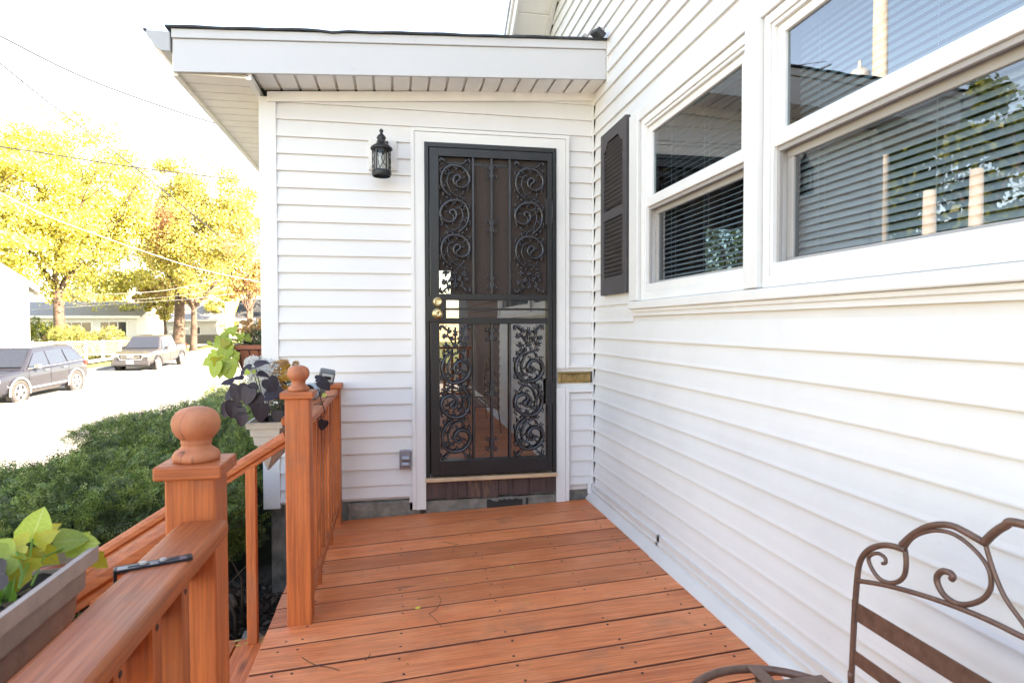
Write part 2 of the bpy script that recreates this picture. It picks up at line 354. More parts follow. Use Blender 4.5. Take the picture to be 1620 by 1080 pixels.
M['carglass'] = plain('car_glass', (.03, .035, .045), .08, 0, var=.05, spec=.8)
M['lampred'] = plain('tail_lamp', (.35, .03, .02), .25)
M['lampclear'] = plain('head_lamp', (.7, .7, .7), .15, .2)
M['housewhite'] = plain('white_house_wall', (.66, .65, .63), .7, var=.04, scale=1)
M['winddark'] = plain('dark_pane', (.03, .032, .035), .12, spec=.8)
M['brownsiding'] = plain('brown_house_wall', (.15, .10, .085), .8, var=.1)
M['polewood'] = plain('pole_wood', (.55, .50, .44), .9, var=.25, scale=3)
M['transformer'] = plain('transformer_grey', (.45, .48, .50), .5, .2)
M['wire'] = plain('cable_black', (.02, .02, .025), .6)
M['wirepale'] = plain('cable_pale', (.45, .43, .42), .6)
M['signwhite'] = plain('sign_white', (.75, .75, .74), .5, var=.03)
M['signred'] = plain('sign_red', (.55, .05, .05), .5)
M['signtan'] = plain('sign_back', (.50, .42, .34), .5)
M['galv'] = plain('galvanized_post', (.45, .42, .40), .5, .4)
M['flash'] = plain('flashing_white', (.70, .68, .65), .35, .1, var=.04)

# ================================================================== GROUND
def gz(y): return -1.45 + .016*(y-19)          # the street climbs gently away
def strip(x0, x1, y0, y1, off, ny=24):
    mb = MB()
    for i in range(ny):
        a = y0 + (y1-y0)*i/ny; b = y0 + (y1-y0)*(i+1)/ny
        mb.quad((x0, a, gz(a)+off), (x1, a, gz(a)+off), (x1, b, gz(b)+off), (x0, b, gz(b)+off))
    return mb
structure('ground', strip(-600, 600, -300, 900, -.05, 60), M['lawn'])
structure('street', strip(-15.6, -6.0, -120, 300, 0.0, 40), M['asphalt'])
structure('kerb', MB().hexa([(-16.0,-120,gz(-120)-.1),(-15.6,-120,gz(-120)-.1),(-15.6,300,gz(300)-.1),(-16.0,300,gz(300)-.1),(-16.0,-120,gz(-120)+.11),(-15.6,-120,gz(-120)+.11),(-15.6,300,gz(300)+.11),(-16.0,300,gz(300)+.11)]), M['kerb'])
structure('driveway', strip(-30, -16.0, 29.5, 37.2, .06, 3), M['walk'])
structure('sidewalk', strip(-19.6, -18.2, -100, 300, .05, 40), M['walk'])
structure('pavement', strip(-6.0, -3.6, -60, 200, .10, 40), M['walk'])
# house yard: a gentle bank from the pavement up to the foundation
yb = MB()
ys = [-20, -8, 0, 2.2, 2.75, 4.2, 6, 9, 14, 20, 30, 45]
xs = [(-3.7, -1.33), (-2.9, -.95), (-1.9, -.62), (-1.2, -.52), (-.45, -.50), (6, -.50)]
G = [[(x + .0, y, z + random.uniform(-.02, .02)) for x, z in xs] for y in ys]
for j in range(len(ys)-1):
    for i in range(len(xs)-1): yb.quad(G[j][i], G[j][i+1], G[j+1][i+1], G[j+1][i])
structure('mulch_bed', yb, M['soil'], smooth=True)

# ================================================================== ENTRY VESTIBULE (front wall at y = 4)
P = .1031; Z0 = 1.187
WX0, WX1 = -.697, 1.318
def topz(x): return 2.553 + (x + .741) * .0667
vest = thing('entry_vestibule', 'small white clapboard entry addition with low sloping roof holding the iron door', 'entry addition', (0.3, 4.0, 0))
def course_x(k, x0, x1, z0=None, z1=None, Y=4.0, clip=True, parent=None, name='siding_board'):
    zb = Z0 + k*P if z0 is None else z0; zt = (Z0 + (k+1)*P if z1 is None else z1)
    n = 14 if clip and zt > 2.5 else 1
    mb = MB(); full = P
    for i in range(n):
        a = x0 + (x1-x0)*i/n; b = x0 + (x1-x0)*(i+1)/n
        ta = min(zt, topz(a)) if clip else zt; tb = min(zt, topz(b)) if clip else zt
        if ta <= zb + .004 and tb <= zb + .004: continue
        ta = max(ta, zb + .002); tb = max(tb, zb + .002)
        oa = .015 - .013*(ta-zb)/full; ob = .015 - .013*(tb-zb)/full
        e = .004
        mb.quad((a, Y-.015, zb), (b, Y-.015, zb), (b, Y-.0155, zb+e), (a, Y-.0155, zb+e))
        mb.quad((a, Y-.0155, zb+e), (b, Y-.0155, zb+e), (b, Y-ob, tb), (a, Y-oa, ta))
        mb.quad((a, Y-.015, zb), (a, Y+.006, zb), (b, Y+.006, zb), (b, Y-.015, zb))
    if mb.v: part(name, mb, M['siding_x'], parent)
for k in range(-11, 15):
    zb = Z0 + k*P; zt = zb + P
    if zb > 2.40:
        course_x(k, WX0, WX1, parent=vest)
    else:
        if k == -11: course_x(k, WX0, .108, .079, zt, parent=vest)
        else: course_x(k, WX0, .108, parent=vest)
        if zt < .735 or zb > .90: course_x(k, 1.145, 1.302, max(zb, .10) if k == -11 else None, None, parent=vest)
course_x(0, 1.145, 1.302, Z0-5*P, .715, parent=vest)
course_x(0, 1.145, 1.302, .895, Z0-2*P, parent=vest)
# sheathing behind, side wall, corner posts and trims
part('wall_core', MB().box(-.78, .19, 4.012, 4.12, .06, 2.553).box(1.05, 1.318, 4.012, 4.12, .06, 2.68).box(.19, 1.05, 4.03, 4.12, 2.33, 2.62).box(.19, 1.05, 4.03, 4.12, -.4, .16), M['plate'], vest)
for k in range(-11, 14):
    zb = Z0 + k*P
    if zb + P < 2.60: part('siding_board', MB().prism([(0, 0), (.013, 0), (.002, P), (0, P)], 4.085, 8.5, lambda u, v, t, zb=zb: (-.785-u, t, zb+v)), M['siding_y'], vest)
part('corner_post', MB().box(-.797, -.697, 3.982, 4.085, .045, 2.553), M['trim'], vest, bevel=.004)
part('corner_trim', MB().box(1.302, 1.330, 3.962, 3.995, .045, 2.685), M['trim'], vest, bevel=.003)
part('frieze_trim', MB().prism([(0, 0), (.02, 0), (.02, .044), (0, .044)], 0, 1, lambda u, v, t: (-.745 + 2.07*t, 3.996-u-.006, topz(-.745 + 2.07*t)+v*1.35-.034)), M['soffit'], vest, bevel=.002)
# foundation
part('foundation', MB().box(-.76, 1.31, 4.02, 4.2, -.9, .078), M['concrete'], vest, bevel=.008)
part('foundation_block', MB().box(-.30, .16, 3.985, 4.019, -.2, .052), M['concrete'], vest, bevel=.012)
part('siding_trim', MB().box(.086, .107, 3.985, 4.01, -.01, .08), M['trim'], vest, bevel=.002)
part('siding_trim', MB().box(1.275, 1.297, 3.985, 4.01, .03, .10), M['trim'], vest, bevel=.002)
# door casing: a wide flat casing and a narrow channel around it
def frame_x(name, x0, x1, z0, z1, w, yf, yb, mat, parent, sill=False, bev=.002, breaks=()):
    part(name, MB().poly([(x0,yf,z1),(x1,yf,z1),(x1-w,yf,z1-w),(x0+w,yf,z1-w)]).poly([(x0,yf,z1),(x0,yb,z1),(x1,yb,z1),(x1,yf,z1)]).poly([(x0+w,yf,z1-w),(x1-w,yf,z1-w),(x1-w,yb,z1-w),(x0+w,yb,z1-w)]), mat, parent)
    for a, b, s in ((x0, x0+w, 0), (x1-w, x1, 1)):
        zz = [(z0, z1)] if not (s and breaks) else [(z0, breaks[0]), (breaks[1], z1)]
        for q0, q1 in zz:
            top = q1 == z1
            mb = MB(); p = [(a, q0), (b, q0), (b, q1 - (w if top and not s else 0)), (a, q1 - (w if top and s else 0))]
            mb.poly([(x, yf, z) for x, z in p])
            for i in range(4):
                c, d = p[i], p[(i+1) % 4]; mb.quad((c[0], yf, c[1]), (d[0], yf, d[1]), (d[0], yb, d[1]), (c[0], yb, c[1]))
            part(name, mb, mat, parent)
frame_x('door_casing', .128, 1.112, -.005, 2.388, .062, 3.966, 4.02, M['trim'], vest, breaks=(.755, .885))
frame_x('casing_channel', .105, 1.136, .0, 2.412, .022, 3.960, 4.02, M['trim'], vest, breaks=(.755, .885))
part('casing_channel', MB().box(1.137, 1.302, 3.968, 4.0, .885, .908), M['trim'], vest, bevel=.002)
part('casing_channel', MB().box(1.137, 1.302, 3.968, 4.0, .722, .752), M['trim'], vest, bevel=.002)
part('mail_slot_board', MB().box(1.056, 1.304, 3.990, 4.02, .752, .885), M['trim'], vest)
part('threshold', MB().box(.186, 1.046, 3.925, 4.03, .176, .198), M['raw_wood'], vest, bevel=.003)
xe = [.186, .318, .395, .455, .545, .66, .755, .87, .985, 1.046]
for a, b in zip(xe[:-1], xe[1:]):
    part('skirt_board', MB().box(a+.0012, b-.0012, 3.972 + random.uniform(0, .004), 3.995, .045 + random.uniform(-.006, .012) + (a-.186)*.02, .175), M['peeling'], vest, bevel=.0015)
part('foundation_ledge', MB().box(.19, 1.05, 3.985, 4.05, -.3, .043), M['concrete'], vest, bevel=.006)
jg = random.Random(6); up = [(.585+.235*i/14, .024+jg.uniform(-.010, .012)) for i in range(15)]
part('broken_gap', MB().prism([(.585, -.02), (.82, -.02)] + up[::-1], 3.972, 3.984, lambda u, v, t: (u, t, v)), M['dark_gap'], vest)
part('broken_gap', MB().box(.845, .860, 3.973, 3.984, -.012, .030), M['dark_gap'], vest, bevel=.003)
# roof of the vestibule
FY = 3.72
def fz(x, z0, z1): return z0 + (x+1.187)/(1.342+1.187)*(z1-z0)
def slab(x0, x1, y0, y1, za0, za1, zb0, zb1):      # sloping in x; a=bottom, b=top (values at x0,x1)
    return MB().hexa([(x0,y0,za0),(x1,y0,za1),(x1,y1,za1),(x0,y1,za0),(x0,y0,zb0),(x1,y0,zb1),(x1,y1,zb1),(x0,y1,zb0)])
part('fascia_board', slab(-1.185, 1.304, FY, FY+.02, 2.563, 2.697, 2.742, 2.878), M['fascia'], vest, bevel=.002)
part('drip_edge', slab(-1.188, 1.304, FY-.012, FY+.02, 2.743, 2.879, 2.792, 2.930), M['fascia'], vest, bevel=.003)
mb = MB(); N = 60
for i in range(N):
    a = -1.215 + 2.52*i/N; b = -1.215 + 2.52*(i+1)/N
    wv = lambda x: .0015*math.sin(x*9) + .0015*math.sin(x*23+1) - (.008*math.exp(-((x+.33)/.05)**2))
    za, zb2 = fz(a, 2.794, 2.933)+wv(a), fz(b, 2.794, 2.933)+wv(b)
    mb.quad((a, FY-.028, za), (b, FY-.028, zb2), (b, FY-.028, zb2+.010), (a, FY-.028, za+.010))
    mb.quad((a, FY-.028, za), (b, FY-.028, zb2), (b, 8.5, zb2), (a, 8.5, za)); mb.quad((a, FY-.028, za+.010), (b, FY-.028, zb2+.010), (b, 8.5, zb2+.010), (a, 8.5, za+.010))
part('shingle_roof', mb, M['shingle'], vest)
part('wall_flashing', MB().box(1.3045, 1.331, FY-.016, FY-.002, 2.675, 2.965), M['flash'], vest, bevel=.002)
part('bent_shingle', MB().cbox((1.245, FY-.02, 2.962), (.06, .09, .03), Euler((.2, .5, .3)).to_matrix()), M['shingle'], vest)
part('bent_flashing', MB().cbox((1.262, FY-.02, 2.985), (.05, .012, .036), Euler((.1, .15, .2)).to_matrix()), M['galv'], vest)
part('bent_flashing', MB().cbox((1.165, FY-.01, 2.945), (.03, .02, .02), Euler((.1, .6, .2)).to_matrix()), M['galv'], vest)
# rake soffit: panels with recessed joints
npn = 19; xa, xb = -.775, 1.318
for i in range(npn):
    a = xa + (xb-xa)*i/npn; b = xa + (xb-xa)*(i+1)/npn; g = .0075
    z = lambda x: fz(x, 2.572, 2.703)
    part('soffit_panel', MB().hexa([(a+g,FY+.021,z(a)),(b-g,FY+.021,z(b)),(b-g,4.0,z(b)),(a+g,4.0,z(a)),(a+g,FY+.021,z(a)+.012),(b-g,FY+.021,z(b)+.012),(b-g,4.0,z(b)+.012),(a+g,4.0,z(a)+.012)]), M['soffit'], vest, bevel=.003)
part('soffit_backing', slab(-.79, 1.318, FY+.021, 4.02, fz(-.79,2.590,2.721), fz(1.318,2.590,2.721), fz(-.79,2.60,2.73), fz(1.318,2.60,2.73)), M['soffit'], vest)
# eave soffit on the left
for i in range(34):
    a = FY + .022 + i*.13; part('eave_panel', MB().box(-1.165, -.815, a+.005, a+.125, 2.561, 2.573), M['cream'], vest, bevel=.003)
part('soffit_channel', MB().box(-.815, -.783, FY+.021, 8.3, 2.552, 2.59), M['soffit'], vest, bevel=.003)
part('eave_fascia', MB().box(-1.195, -1.166, FY+.021, 8.4, 2.548, 2.76), M['cream'], vest, bevel=.003)
part('soffit_backing', MB().box(-1.166, -.80, FY+.021, 8.4, 2.5735, 2.58), M['signtan'], vest)
gp = [(-.002, .11), (-.002, .0), (-.055, .0), (-.085, .03), (-.092, .062), (-.118, .088), (-.122, .112), (-.132, .112), (-.132, .100), (-.10, .06), (-.092, .026), (-.060, -.008), (-.010, -.012)]
part('gutter', MB().prism([(-.001, .105), (-.001, 0), (-.050, 0), (-.085, .024), (-.098, .058), (-.120, .078), (-.124, .105)], FY-.005, 8.4, lambda u, v, t: (-1.196+u, t, 2.672+v)), M['gutter'], vest, bevel=.003)
part('gutter_lip', MB().box(-1.33, -1.314, FY-.008, 8.4, 2.774, 2.783), M['shingle'], vest)

# ================================================================== SECURITY DOOR
door = thing('security_door', 'black iron security door with cast leaf scrolls set in the vestibule wall', 'door', (.62, 3.96, .2))
DX0, DX1, DZ0, DZ1 = .190, 1.048, .199, 2.324
YF = 3.955
part('frame', MB().box(DX0, DX0+.026, YF, 4.03, DZ0, DZ1).box(DX1-.026, DX1, YF, 4.03, DZ0, DZ1).box(DX0+.026, DX1-.026, YF, 4.03, DZ1-.030, DZ1), M['iron'], door, bevel=.002)
LX0, LX1, LZ0, LZ1 = DX0+.032, DX1-.032, DZ0+.012, DZ1-.036
ox0, ox1 = .279, .985
zu1 = 2.235; zu0 = onY(700, 465, 3.96).z; zb1 = onY(700, 474.5, 3.96).z; zb0 = onY(700, 503, 3.96).z; zl1 = onY(700, 512.5, 3.96).z; zl0 = .305
YL0, YL1 = 3.943, 3.978
def rail(x0, x1, z0, z1, nm): part(nm, MB().box(x0, x1, YL0, YL1, z0, z1), M['iron'], door, bevel=.0025)
rail(LX0, ox0, LZ0, LZ1, 'stile'); rail(ox1, LX1, LZ0, LZ1, 'stile')
rail(ox0, ox1, zu1, LZ1, 'top_rail'); rail(ox0, ox1, LZ0, zl0, 'bottom_rail'); rail(ox0, ox1, zb1, zu0, 'middle_rail'); rail(ox0, ox1, zl1, zb0, 'middle_rail')
part('cross_bar', MB().box(ox0, ox1, YL0+.004, YL1-.008, (zb0+zb1)/2-.006, (zb0+zb1)/2+.006), M['iron'], door)
bars = [onY(748.7, 360, 3.95).x, onY(777.8, 360, 3.95).x, onY(806.5, 360, 3.95).x]
for bx in bars:
    part('bar', MB().box(bx-.0065, bx+.0065, YL0+.003, YL0+.016, zu0, zu1), M['iron2'], door, bevel=.001)
    part('bar', MB().box(bx-.0065, bx+.0065, YL0+.003, YL0+.016, zl0, zl1), M['iron2'], door, bevel=.001)
part('screen', MB().box(ox0-.004, ox1+.004, 3.9745, 3.977, zu0+.15, zu1+.004), M['screen'], door, label='dark brown mesh behind the upper ironwork')
part('screen', MB().box(ox0+.075, ox1+.004, 3.9745, 3.977, zu0-.004, zu0+.1495), M['screen'], door, label='dark brown mesh behind the upper ironwork')
part('glass', MB().box(ox0-.004, ox1+.004, 3.978, 3.982, zl0-.004, zu0+.17), M['doorglass'], door)
part('screen_bar', MB().box(ox0, ox1, 3.972, 3.9785, zu1-.045, zu1-.028), M['iron'], door)
part('inner_door', MB().box(DX0+.03, DX1-.03, 4.06, 4.09, DZ0, DZ1), M['innerdoor'], door)
part('reveal', MB().box(DX0+.001, DX0+.006, 4.03, 4.06, DZ0, DZ1).box(DX1-.006, DX1-.001, 4.03, 4.06, DZ0, DZ1), M['iron'], door)
# lock box with two brass locks
lb0, lb1 = onY(676, 468, YL0), onY(706, 509, YL0)
rb = []
for cx_, cz_, a0 in ((lb1.x-.03, lb0.z-.03, 0), (lb0.x+.004, lb0.z-.004, 90), (lb0.x+.004, lb1.z+.004, 180), (lb1.x-.03, lb1.z+.03, 270)):
    rr = .03 if a0 in (0, 270) else .004
    for q in range(6): an = R(a0+q*18); rb.append((cx_+rr*math.cos(an), cz_+rr*math.sin(an)))
part('lock_plate', MB().prism(rb, YL0-.006, YL0+.01, lambda u, v, t: (u, t, v)), M['iron'], door, bevel=.002)
MY = Matrix.Rotation(R(90), 3, 'X')
dbc = onY(692.5, 477, YL0-.006); knc = onY(692.5, 496, YL0-.006)
part('deadbolt', MB().lathe([(.0325, 0), (.0325, .006), (.028, .012), (.024, .020), (.018, .022), (.017, .018), (.008, .019), (.0, .019)], dbc, 32, MY, False), M['brass'], door, smooth=True)
kn = part('door_knob', MB().lathe([(.036, 0), (.036, .005), (.031, .012), (.02, .018), (.014, .024), (.014, .032), (.024, .040), (.028, .050), (.026, .060), (.016, .066), (.010, .063), (.0, .063)], knc, 32, MY, False), M['brass'], door, smooth=True)
part('keyhole', MB().cbox((knc.x, knc.y-.0655, knc.z), (.004, .006, .011)), M['screw'], kn)
for hz in (onY(873, 336, 3.95).z, onY(873, 620, 3.95).z):
    part('hinge', MB().box(LX1-.004, DX1-.020, YF-.014, YF+.001, hz-.075, hz+.075).box(LX1-.002, LX1+.009, YF-.022, YF-.010, hz-.045, hz+.045).box(LX1-.045, LX1-.022, YL0-.004, YL0, hz-.085, hz+.085), M['iron'], door, bevel=.002)
# cast scroll panels
S1 = [(225,655),(170,615),(120,570),(85,520),(66,460),(60,400),(75,320),(110,260),(170,215),(230,203),(300,205),(370,225),(440,280),(480,350),(482,420),(445,480),(370,515),(300,500),(252,450),(240,400),(258,352),(300,335),(340,352),(342,385),(318,408),(290,425),(282,455),(305,488)]
S2 = [(245,335),(232,308),(205,303),(175,325),(150,385),(148,430),(158,480),(205,570),(265,620),(325,632),(375,605),(390,570),(378,545)]
S3 = [[(110,330),(130,325),(152,345)],[(78,500),(110,480),(145,468)],[(190,645),(190,610),(205,580)],[(310,632),(302,660),(300,700)],[(165,222),(160,262),(175,290),(205,303)],[(240,205),(262,235),(285,240),(290,262),(275,275)],[(375,225),(405,265),(405,295),(375,305)],[(350,365),(385,375),(420,360)]]
S4 = [[(482,420),(478,470),(455,510),(450,545),(470,560),(482,545)], [(440,280),(470,262),(486,235),(470,215),(455,228)], [(66,460),(40,500),(42,540),(62,550)], [(75,320),(50,300),(45,262),(62,245),(76,258)], [(300,500),(300,540),(280,560),(262,545)], [(240,400),(215,410),(200,395),(205,375)], [(330,630),(360,650),(400,640)], [(120,570),(150,590),(165,575)]]
LV = [((105,285),50,.30,18),((90,300),60,-.9,16),((440,345),80,-1.0,26),((455,330),60,-1.5,20),((85,575),85,1.1,20),((120,640),80,.2,20),((90,495),40,.3,16),((200,650),60,.9,16),((240,720),55,1.4,18),((260,385),30,.2,12),((290,440),40,1.4,14)]
def scroll_mb(w, h, flip):
    mb = MB(); u = w/440.0                       # crop units -> metres
    oz = 0.0
    def T(p, un):
        x = (p[0]-265)*u*(1 if un % 2 == 0 else -1); z = -(p[1]-200)*u*1.0 - un*485*u - .045
        return (x, 0.0, z*zs)
    tot = .045 + 3*485*u + .145; zs = h/tot
    def leaf(c, L, ang, wd, un):
        cx, cz = c; n = 7; pts = []
        for i in range(n):
            q = i/(n-1); rr = wd*math.sin(math.pi*min(1, q*1.15))*.5*(1-q*.35)+1.2
            pts.append((cx + L*q*math.cos(ang+q*.6), cz + L*q*math.sin(ang+q*.6), rr))
        mb.tube([T((a, b), un) for a, b, _ in pts], [max(.0018, r*u*1.6) for *_, r in pts], 5)
    for un in range(3):
        n = len(S1); rad = [.0058 + .0050*math.sin(math.pi*min(1, i/(n-1)*1.0))**.7 for i in range(n)]
        mb.tube([T(p, un) for p in S1], rad, 6)
        mb.tube([T(p, un) for p in S2], [.0054*(1-.4*abs(i/(len(S2)-1)-.5)) for i in range(len(S2))], 5)
        for s in S3 + S4: mb.tube([T(p, un) for p in s], .0048, 5)
        for c, L, an, wd in LV: leaf(c, L, an, wd*1.5, un)
        for k in range(1, len(S2)-1): leaf(S2[k], 30, math.atan2(S2[k+1][1]-S2[k][1], S2[k+1][0]-S2[k][0]) + (.9 if k % 2 else -.9), 15, un)
        for k in range(12, 24, 2): leaf(S1[k], 34, math.atan2(S1[k+1][1]-S1[k][1], S1[k+1][0]-S1[k][0]) + 1.0, 15, un)
        for k in range(9):                        # leafy ridge down the outer stem
            p = S1[3+k]; leaf(p, 46, math.atan2(S1[4+k][1]-p[1], S1[4+k][0]-p[0]) + (.75 if k % 2 else -.5), 22, un)
        mb.tube([T(p, un) for p in [(385,700),(370,670),(385,655),(410,658),(415,675),(400,682)]], .0042, 5)
    zc = (-.045 - 3*485*u)                        # rose cluster
    rs = random.Random(3)
    for (a, b, r_) in ((-.06,-.02,.022),(.062,-.028,.022),(-.072,-.075,.018),(.03,-.058,.016),(-.025,-.062,.017),(.0,-.095,.02),(.078,-.062,.016),(-.04,-.105,.014),(.045,-.1,.014),(.0,-.02,.014)):
        for q in range(6):
            an = q*math.pi/3 + rs.random(); c = (a*w/.2 + r_*.62*math.cos(an), rs.uniform(-.004, .003), (zc + b + r_*.62*math.sin(an))*zs)
            mb.tube([(a*w/.2, -.002, (zc+b)*zs), c, (c[0]+r_*.45*math.cos(an+.4), c[1]-.003, c[2]+r_*.45*math.sin(an+.4))], [.005, .0062, .002], 5)
    for a in (-.05, .05, 0): mb.tube([(a*.3, 0, (zc-.03)*zs), (a, 0, (zc-.085)*zs), (a*.8, 0, (zc-.13)*zs)], .004, 5)
    for sx in (-1, 1):                            # forked fixings, top and bottom
        for z0, sg in ((0, -1), (-tot*zs, 1)):
            x1 = sx*w*.47
            mb.tube([(sx*w*.22, 0, z0+sg*.045), (sx*w*.36, 0, z0+sg*.022), (x1, 0, z0+sg*.004)], [.0045, .006, .008], 6)
            mb.tube([(x1, 0, z0+sg*.004), (x1+sx*.006, 0, z0+sg*.022), (x1+sx*.004, 0, z0+sg*.036)], [.008, .006, .004], 6)
            mb.tube([(sx*w*.30, 0, z0+sg*.004), (sx*w*.36, 0, z0+sg*.018), (sx*w*.30, 0, z0+sg*.03)], [.003, .004, .003], 5)
    if flip: mb.v = [(x, y, -z - tot*zs) for x, y, z in mb.v]
    return mb
wl = bars[0]-.010-ox0-.010
for (xc, ww) in ((ox0+.004+wl/2, wl*.95), ((bars[2]+.008+ox1)/2, wl*.95)):
    for (zt, zb_, fl) in ((zu1-.004, zu0+.004, False), (zl1-.004, zl0+.004, True)):
        mb = scroll_mb(ww, zt-zb_, fl); mb.v = [(x+xc, y+YL0+.008, z+zt) for x, y, z in mb.v]
        part('scroll_panel', mb, M['iron2'], door, smooth=True)
def cscroll(cx_, cz_, s):
    mb = MB()
    for sx in (-1, 1):
        for sz in (-1, 1):
            pts = []
            for i in range(13):
                q = i/12; an = R(180 - 330*q); r_ = .0135*(1-.45*q)
                pts.append((cx_ + sx*(.011 + .0135 + r_*math.cos(an)), YL0+.006, cz_ + sz*(.030 + r_*math.sin(an))))
            mb.tube([(cx_+sx*.0095, YL0+.006, cz_), (cx_+sx*.0098, YL0+.006, cz_+sz*.015)] + pts, .0034, 6)
    return mb
for zz in (onY(778, 272, 3.95).z, onY(778, 358, 3.95).z, onY(778, 446, 3.95).z, onY(778, 529, 3.95).z, onY(778, 616, 3.95).z, onY(778, 703, 3.95).z):
    part('small_scroll', cscroll(bars[1], zz, 1), M['iron2'], door, smooth=True)

# mail slot, outlet and lantern hang on the wall
a, b = onY(882.5, 588, 3.985), onY(934, 604.5, 3.985)
ms = thing('mail_slot', 'aged brass mail slot between door casing and corner', 'mail slot', (a.x+.1, 3.985, b.z))
part('plate', MB().box(a.x, b.x, 3.978, 3.990, b.z-.002, a.z), M['old_brass'], ms, bevel=.002)
part('flap', MB().prism([(0, 0), (-.008, .004), (-.010, .05), (0, .056)], a.x+.024, b.x-.024, lambda u, v, t: (t, 3.977+u, b.z+.010+v*((a.z-b.z)-.022)/.056)), M['old_brass'], ms, bevel=.001)
part('slot_edge', MB().box(a.x+.018, b.x-.018, 3.976, 3.979, a.z-.016, a.z-.011).box(b.x+.0005, b.x+.006, 3.976, 3.99, b.z, a.z), M['dark_gap'], ms)
for sx in (a.x+.01, b.x-.01): part('screw', MB().lathe([(.004, 0), (.003, .002), (0, .002)], (sx, 3.978, a.z-.012), 8, MY, False), M['screw'], ms)
a, b = onY(632, 713, 3.955), onY(650, 741.5, 3.955)
ob = thing('outlet_box', 'grey metal weatherproof double outlet box left of the door casing', 'outlet', ((a.x+b.x)/2, 3.98, b.z))
part('cover_box', MB().box(a.x, b.x, 3.950, 3.992, b.z, a.z), M['steel'], ob, bevel=.003)
for zz in (.62, .30):
    zc = b.z + (a.z-b.z)*zz
    part('flip_lid', MB().prism([(0, -.018), (.020, -.016), (.026, -.004), (.022, .012), (.010, .020), (0, .022)], a.x+.014, b.x-.010, lambda u, v, t: (t, 3.950-u, zc+v)), M['steel'], ob, bevel=.002)
part('dry_leaf', MB().poly([(a.x+.01, 3.96, a.z+.002), (a.x+.03, 3.955, a.z+.008), (a.x+.05, 3.965, a.z+.006), (a.x+.04, 3.975, a.z+.003)]), M['dryleaf'], ob)
ob.location  # (box stays fixed to the wall)

LY = 3.865; lc = onY(604.5, 240, LY); zt_ = onY(601, 204, LY).z; zb_ = onY(603, 279.5, LY).z; Lx = lc.x-.004
lan = thing('wall_lantern', 'small black lantern with curved bars and clear glass left of the door', 'wall lantern', (Lx, 3.97, zb_))
Hh = zt_ - zb_
def L(z): return zb_ + Hh*z
part('roof', MB().lathe([(.0, Hh), (.007, .995*Hh), (.0125, .965*Hh), (.0125, .945*Hh), (.007, .92*Hh), (.009, .90*Hh), (.026, .835*Hh), (.0285, .80*Hh), (.0235, .775*Hh), (.023, .745*Hh), (.032, .69*Hh), (.053, .64*Hh), (.0645, .605*Hh), (.067, .575*Hh), (.062, .555*Hh), (.056, .565*Hh)], (Lx, LY, zb_), 32, None, False), M['lantern'], lan, smooth=True)
part('base_ring', MB().lathe([(.052, .0), (.058, .01), (.0585, .10*Hh), (.056, .125*Hh), (.052, .12*Hh), (.050, .02)], (Lx, LY, zb_), 32, None, False), M['lantern'], lan, smooth=True)
part('top_ring', MB().lathe([(.054, .545*Hh), (.056, .60*Hh), (.050, .60*Hh), (.050, .545*Hh), (.054, .545*Hh)], (Lx, LY, zb_), 32, None, False), M['lantern'], lan, smooth=True)
part('glass', MB().lathe([(.0475, .10*Hh), (.0475, .58*Hh)], (Lx, LY, zb_), 32, None, False), M['lampglass'], lan, smooth=True)
for k in range(4):
    an = R(45+12+90*k); part('upright', MB().cbox((Lx+.053*math.cos(an), LY+.053*math.sin(an), L(.34)), (.004, .011, Hh*.47), Matrix.Rotation(an, 3, 'Z')), M['lantern'], lan)
for k in range(4):
    a0 = R(-90+12+90*k)
    for sg in (-1, 1):
        pts = [(Lx+.054*math.cos(a0+sg*d), LY+.054*math.sin(a0+sg*d), L(.12+.46*i/16)) for i in range(17) for d in [.52*math.cos(2*math.pi*(i/16)*1.0)*.5+.26-.26*1.0+(.0)]]
        pts = [(Lx+.054*math.cos(a0+sg*(.45*math.cos(2*math.pi*i/16))*.62 + sg*.10), LY+.054*math.sin(a0+sg*(.45*math.cos(2*math.pi*i/16))*.62+sg*.10), L(.12+.46*i/16)) for i in range(17)]
        part('curved_bar', MB().tube(pts, .0024, 5), M['lantern'], lan, smooth=True)
part('candle', MB().lathe([(.010, .13*Hh), (.010, .26*Hh), (.015, .30*Hh), (.017, .38*Hh), (.010, .46*Hh), (0, .48*Hh)], (Lx, LY, zb_), 12, None, False), M['devpale'], lan, smooth=True)
part('arm', MB().tube([(Lx, LY, L(.73)), (Lx+.01, LY+.05, L(.71)), (Lx+.012, 3.975, L(.55))], [.012, .009, .011], 8), M['lantern'], lan, smooth=True)
a, b = onY(582.5, 218.5, 3.965), onY(628, 270, 3.965)
part('mounting_block', MB().box(a.x, b.x, 3.966, 3.992, b.z, a.z).box(a.x+.012, b.x-.012, 3.958, 3.966, b.z+.012, a.z-.012).box(a.x+.13, b.x-.022, 3.952, 3.957, b.z+.05, a.z-.03), M['plate'], lan, bevel=.003)
part('back_plate', MB().box(Lx-.03, Lx+.04, 3.945, 3.9575, L(.60), L(.84)), M['lantern'], lan, bevel=.004)

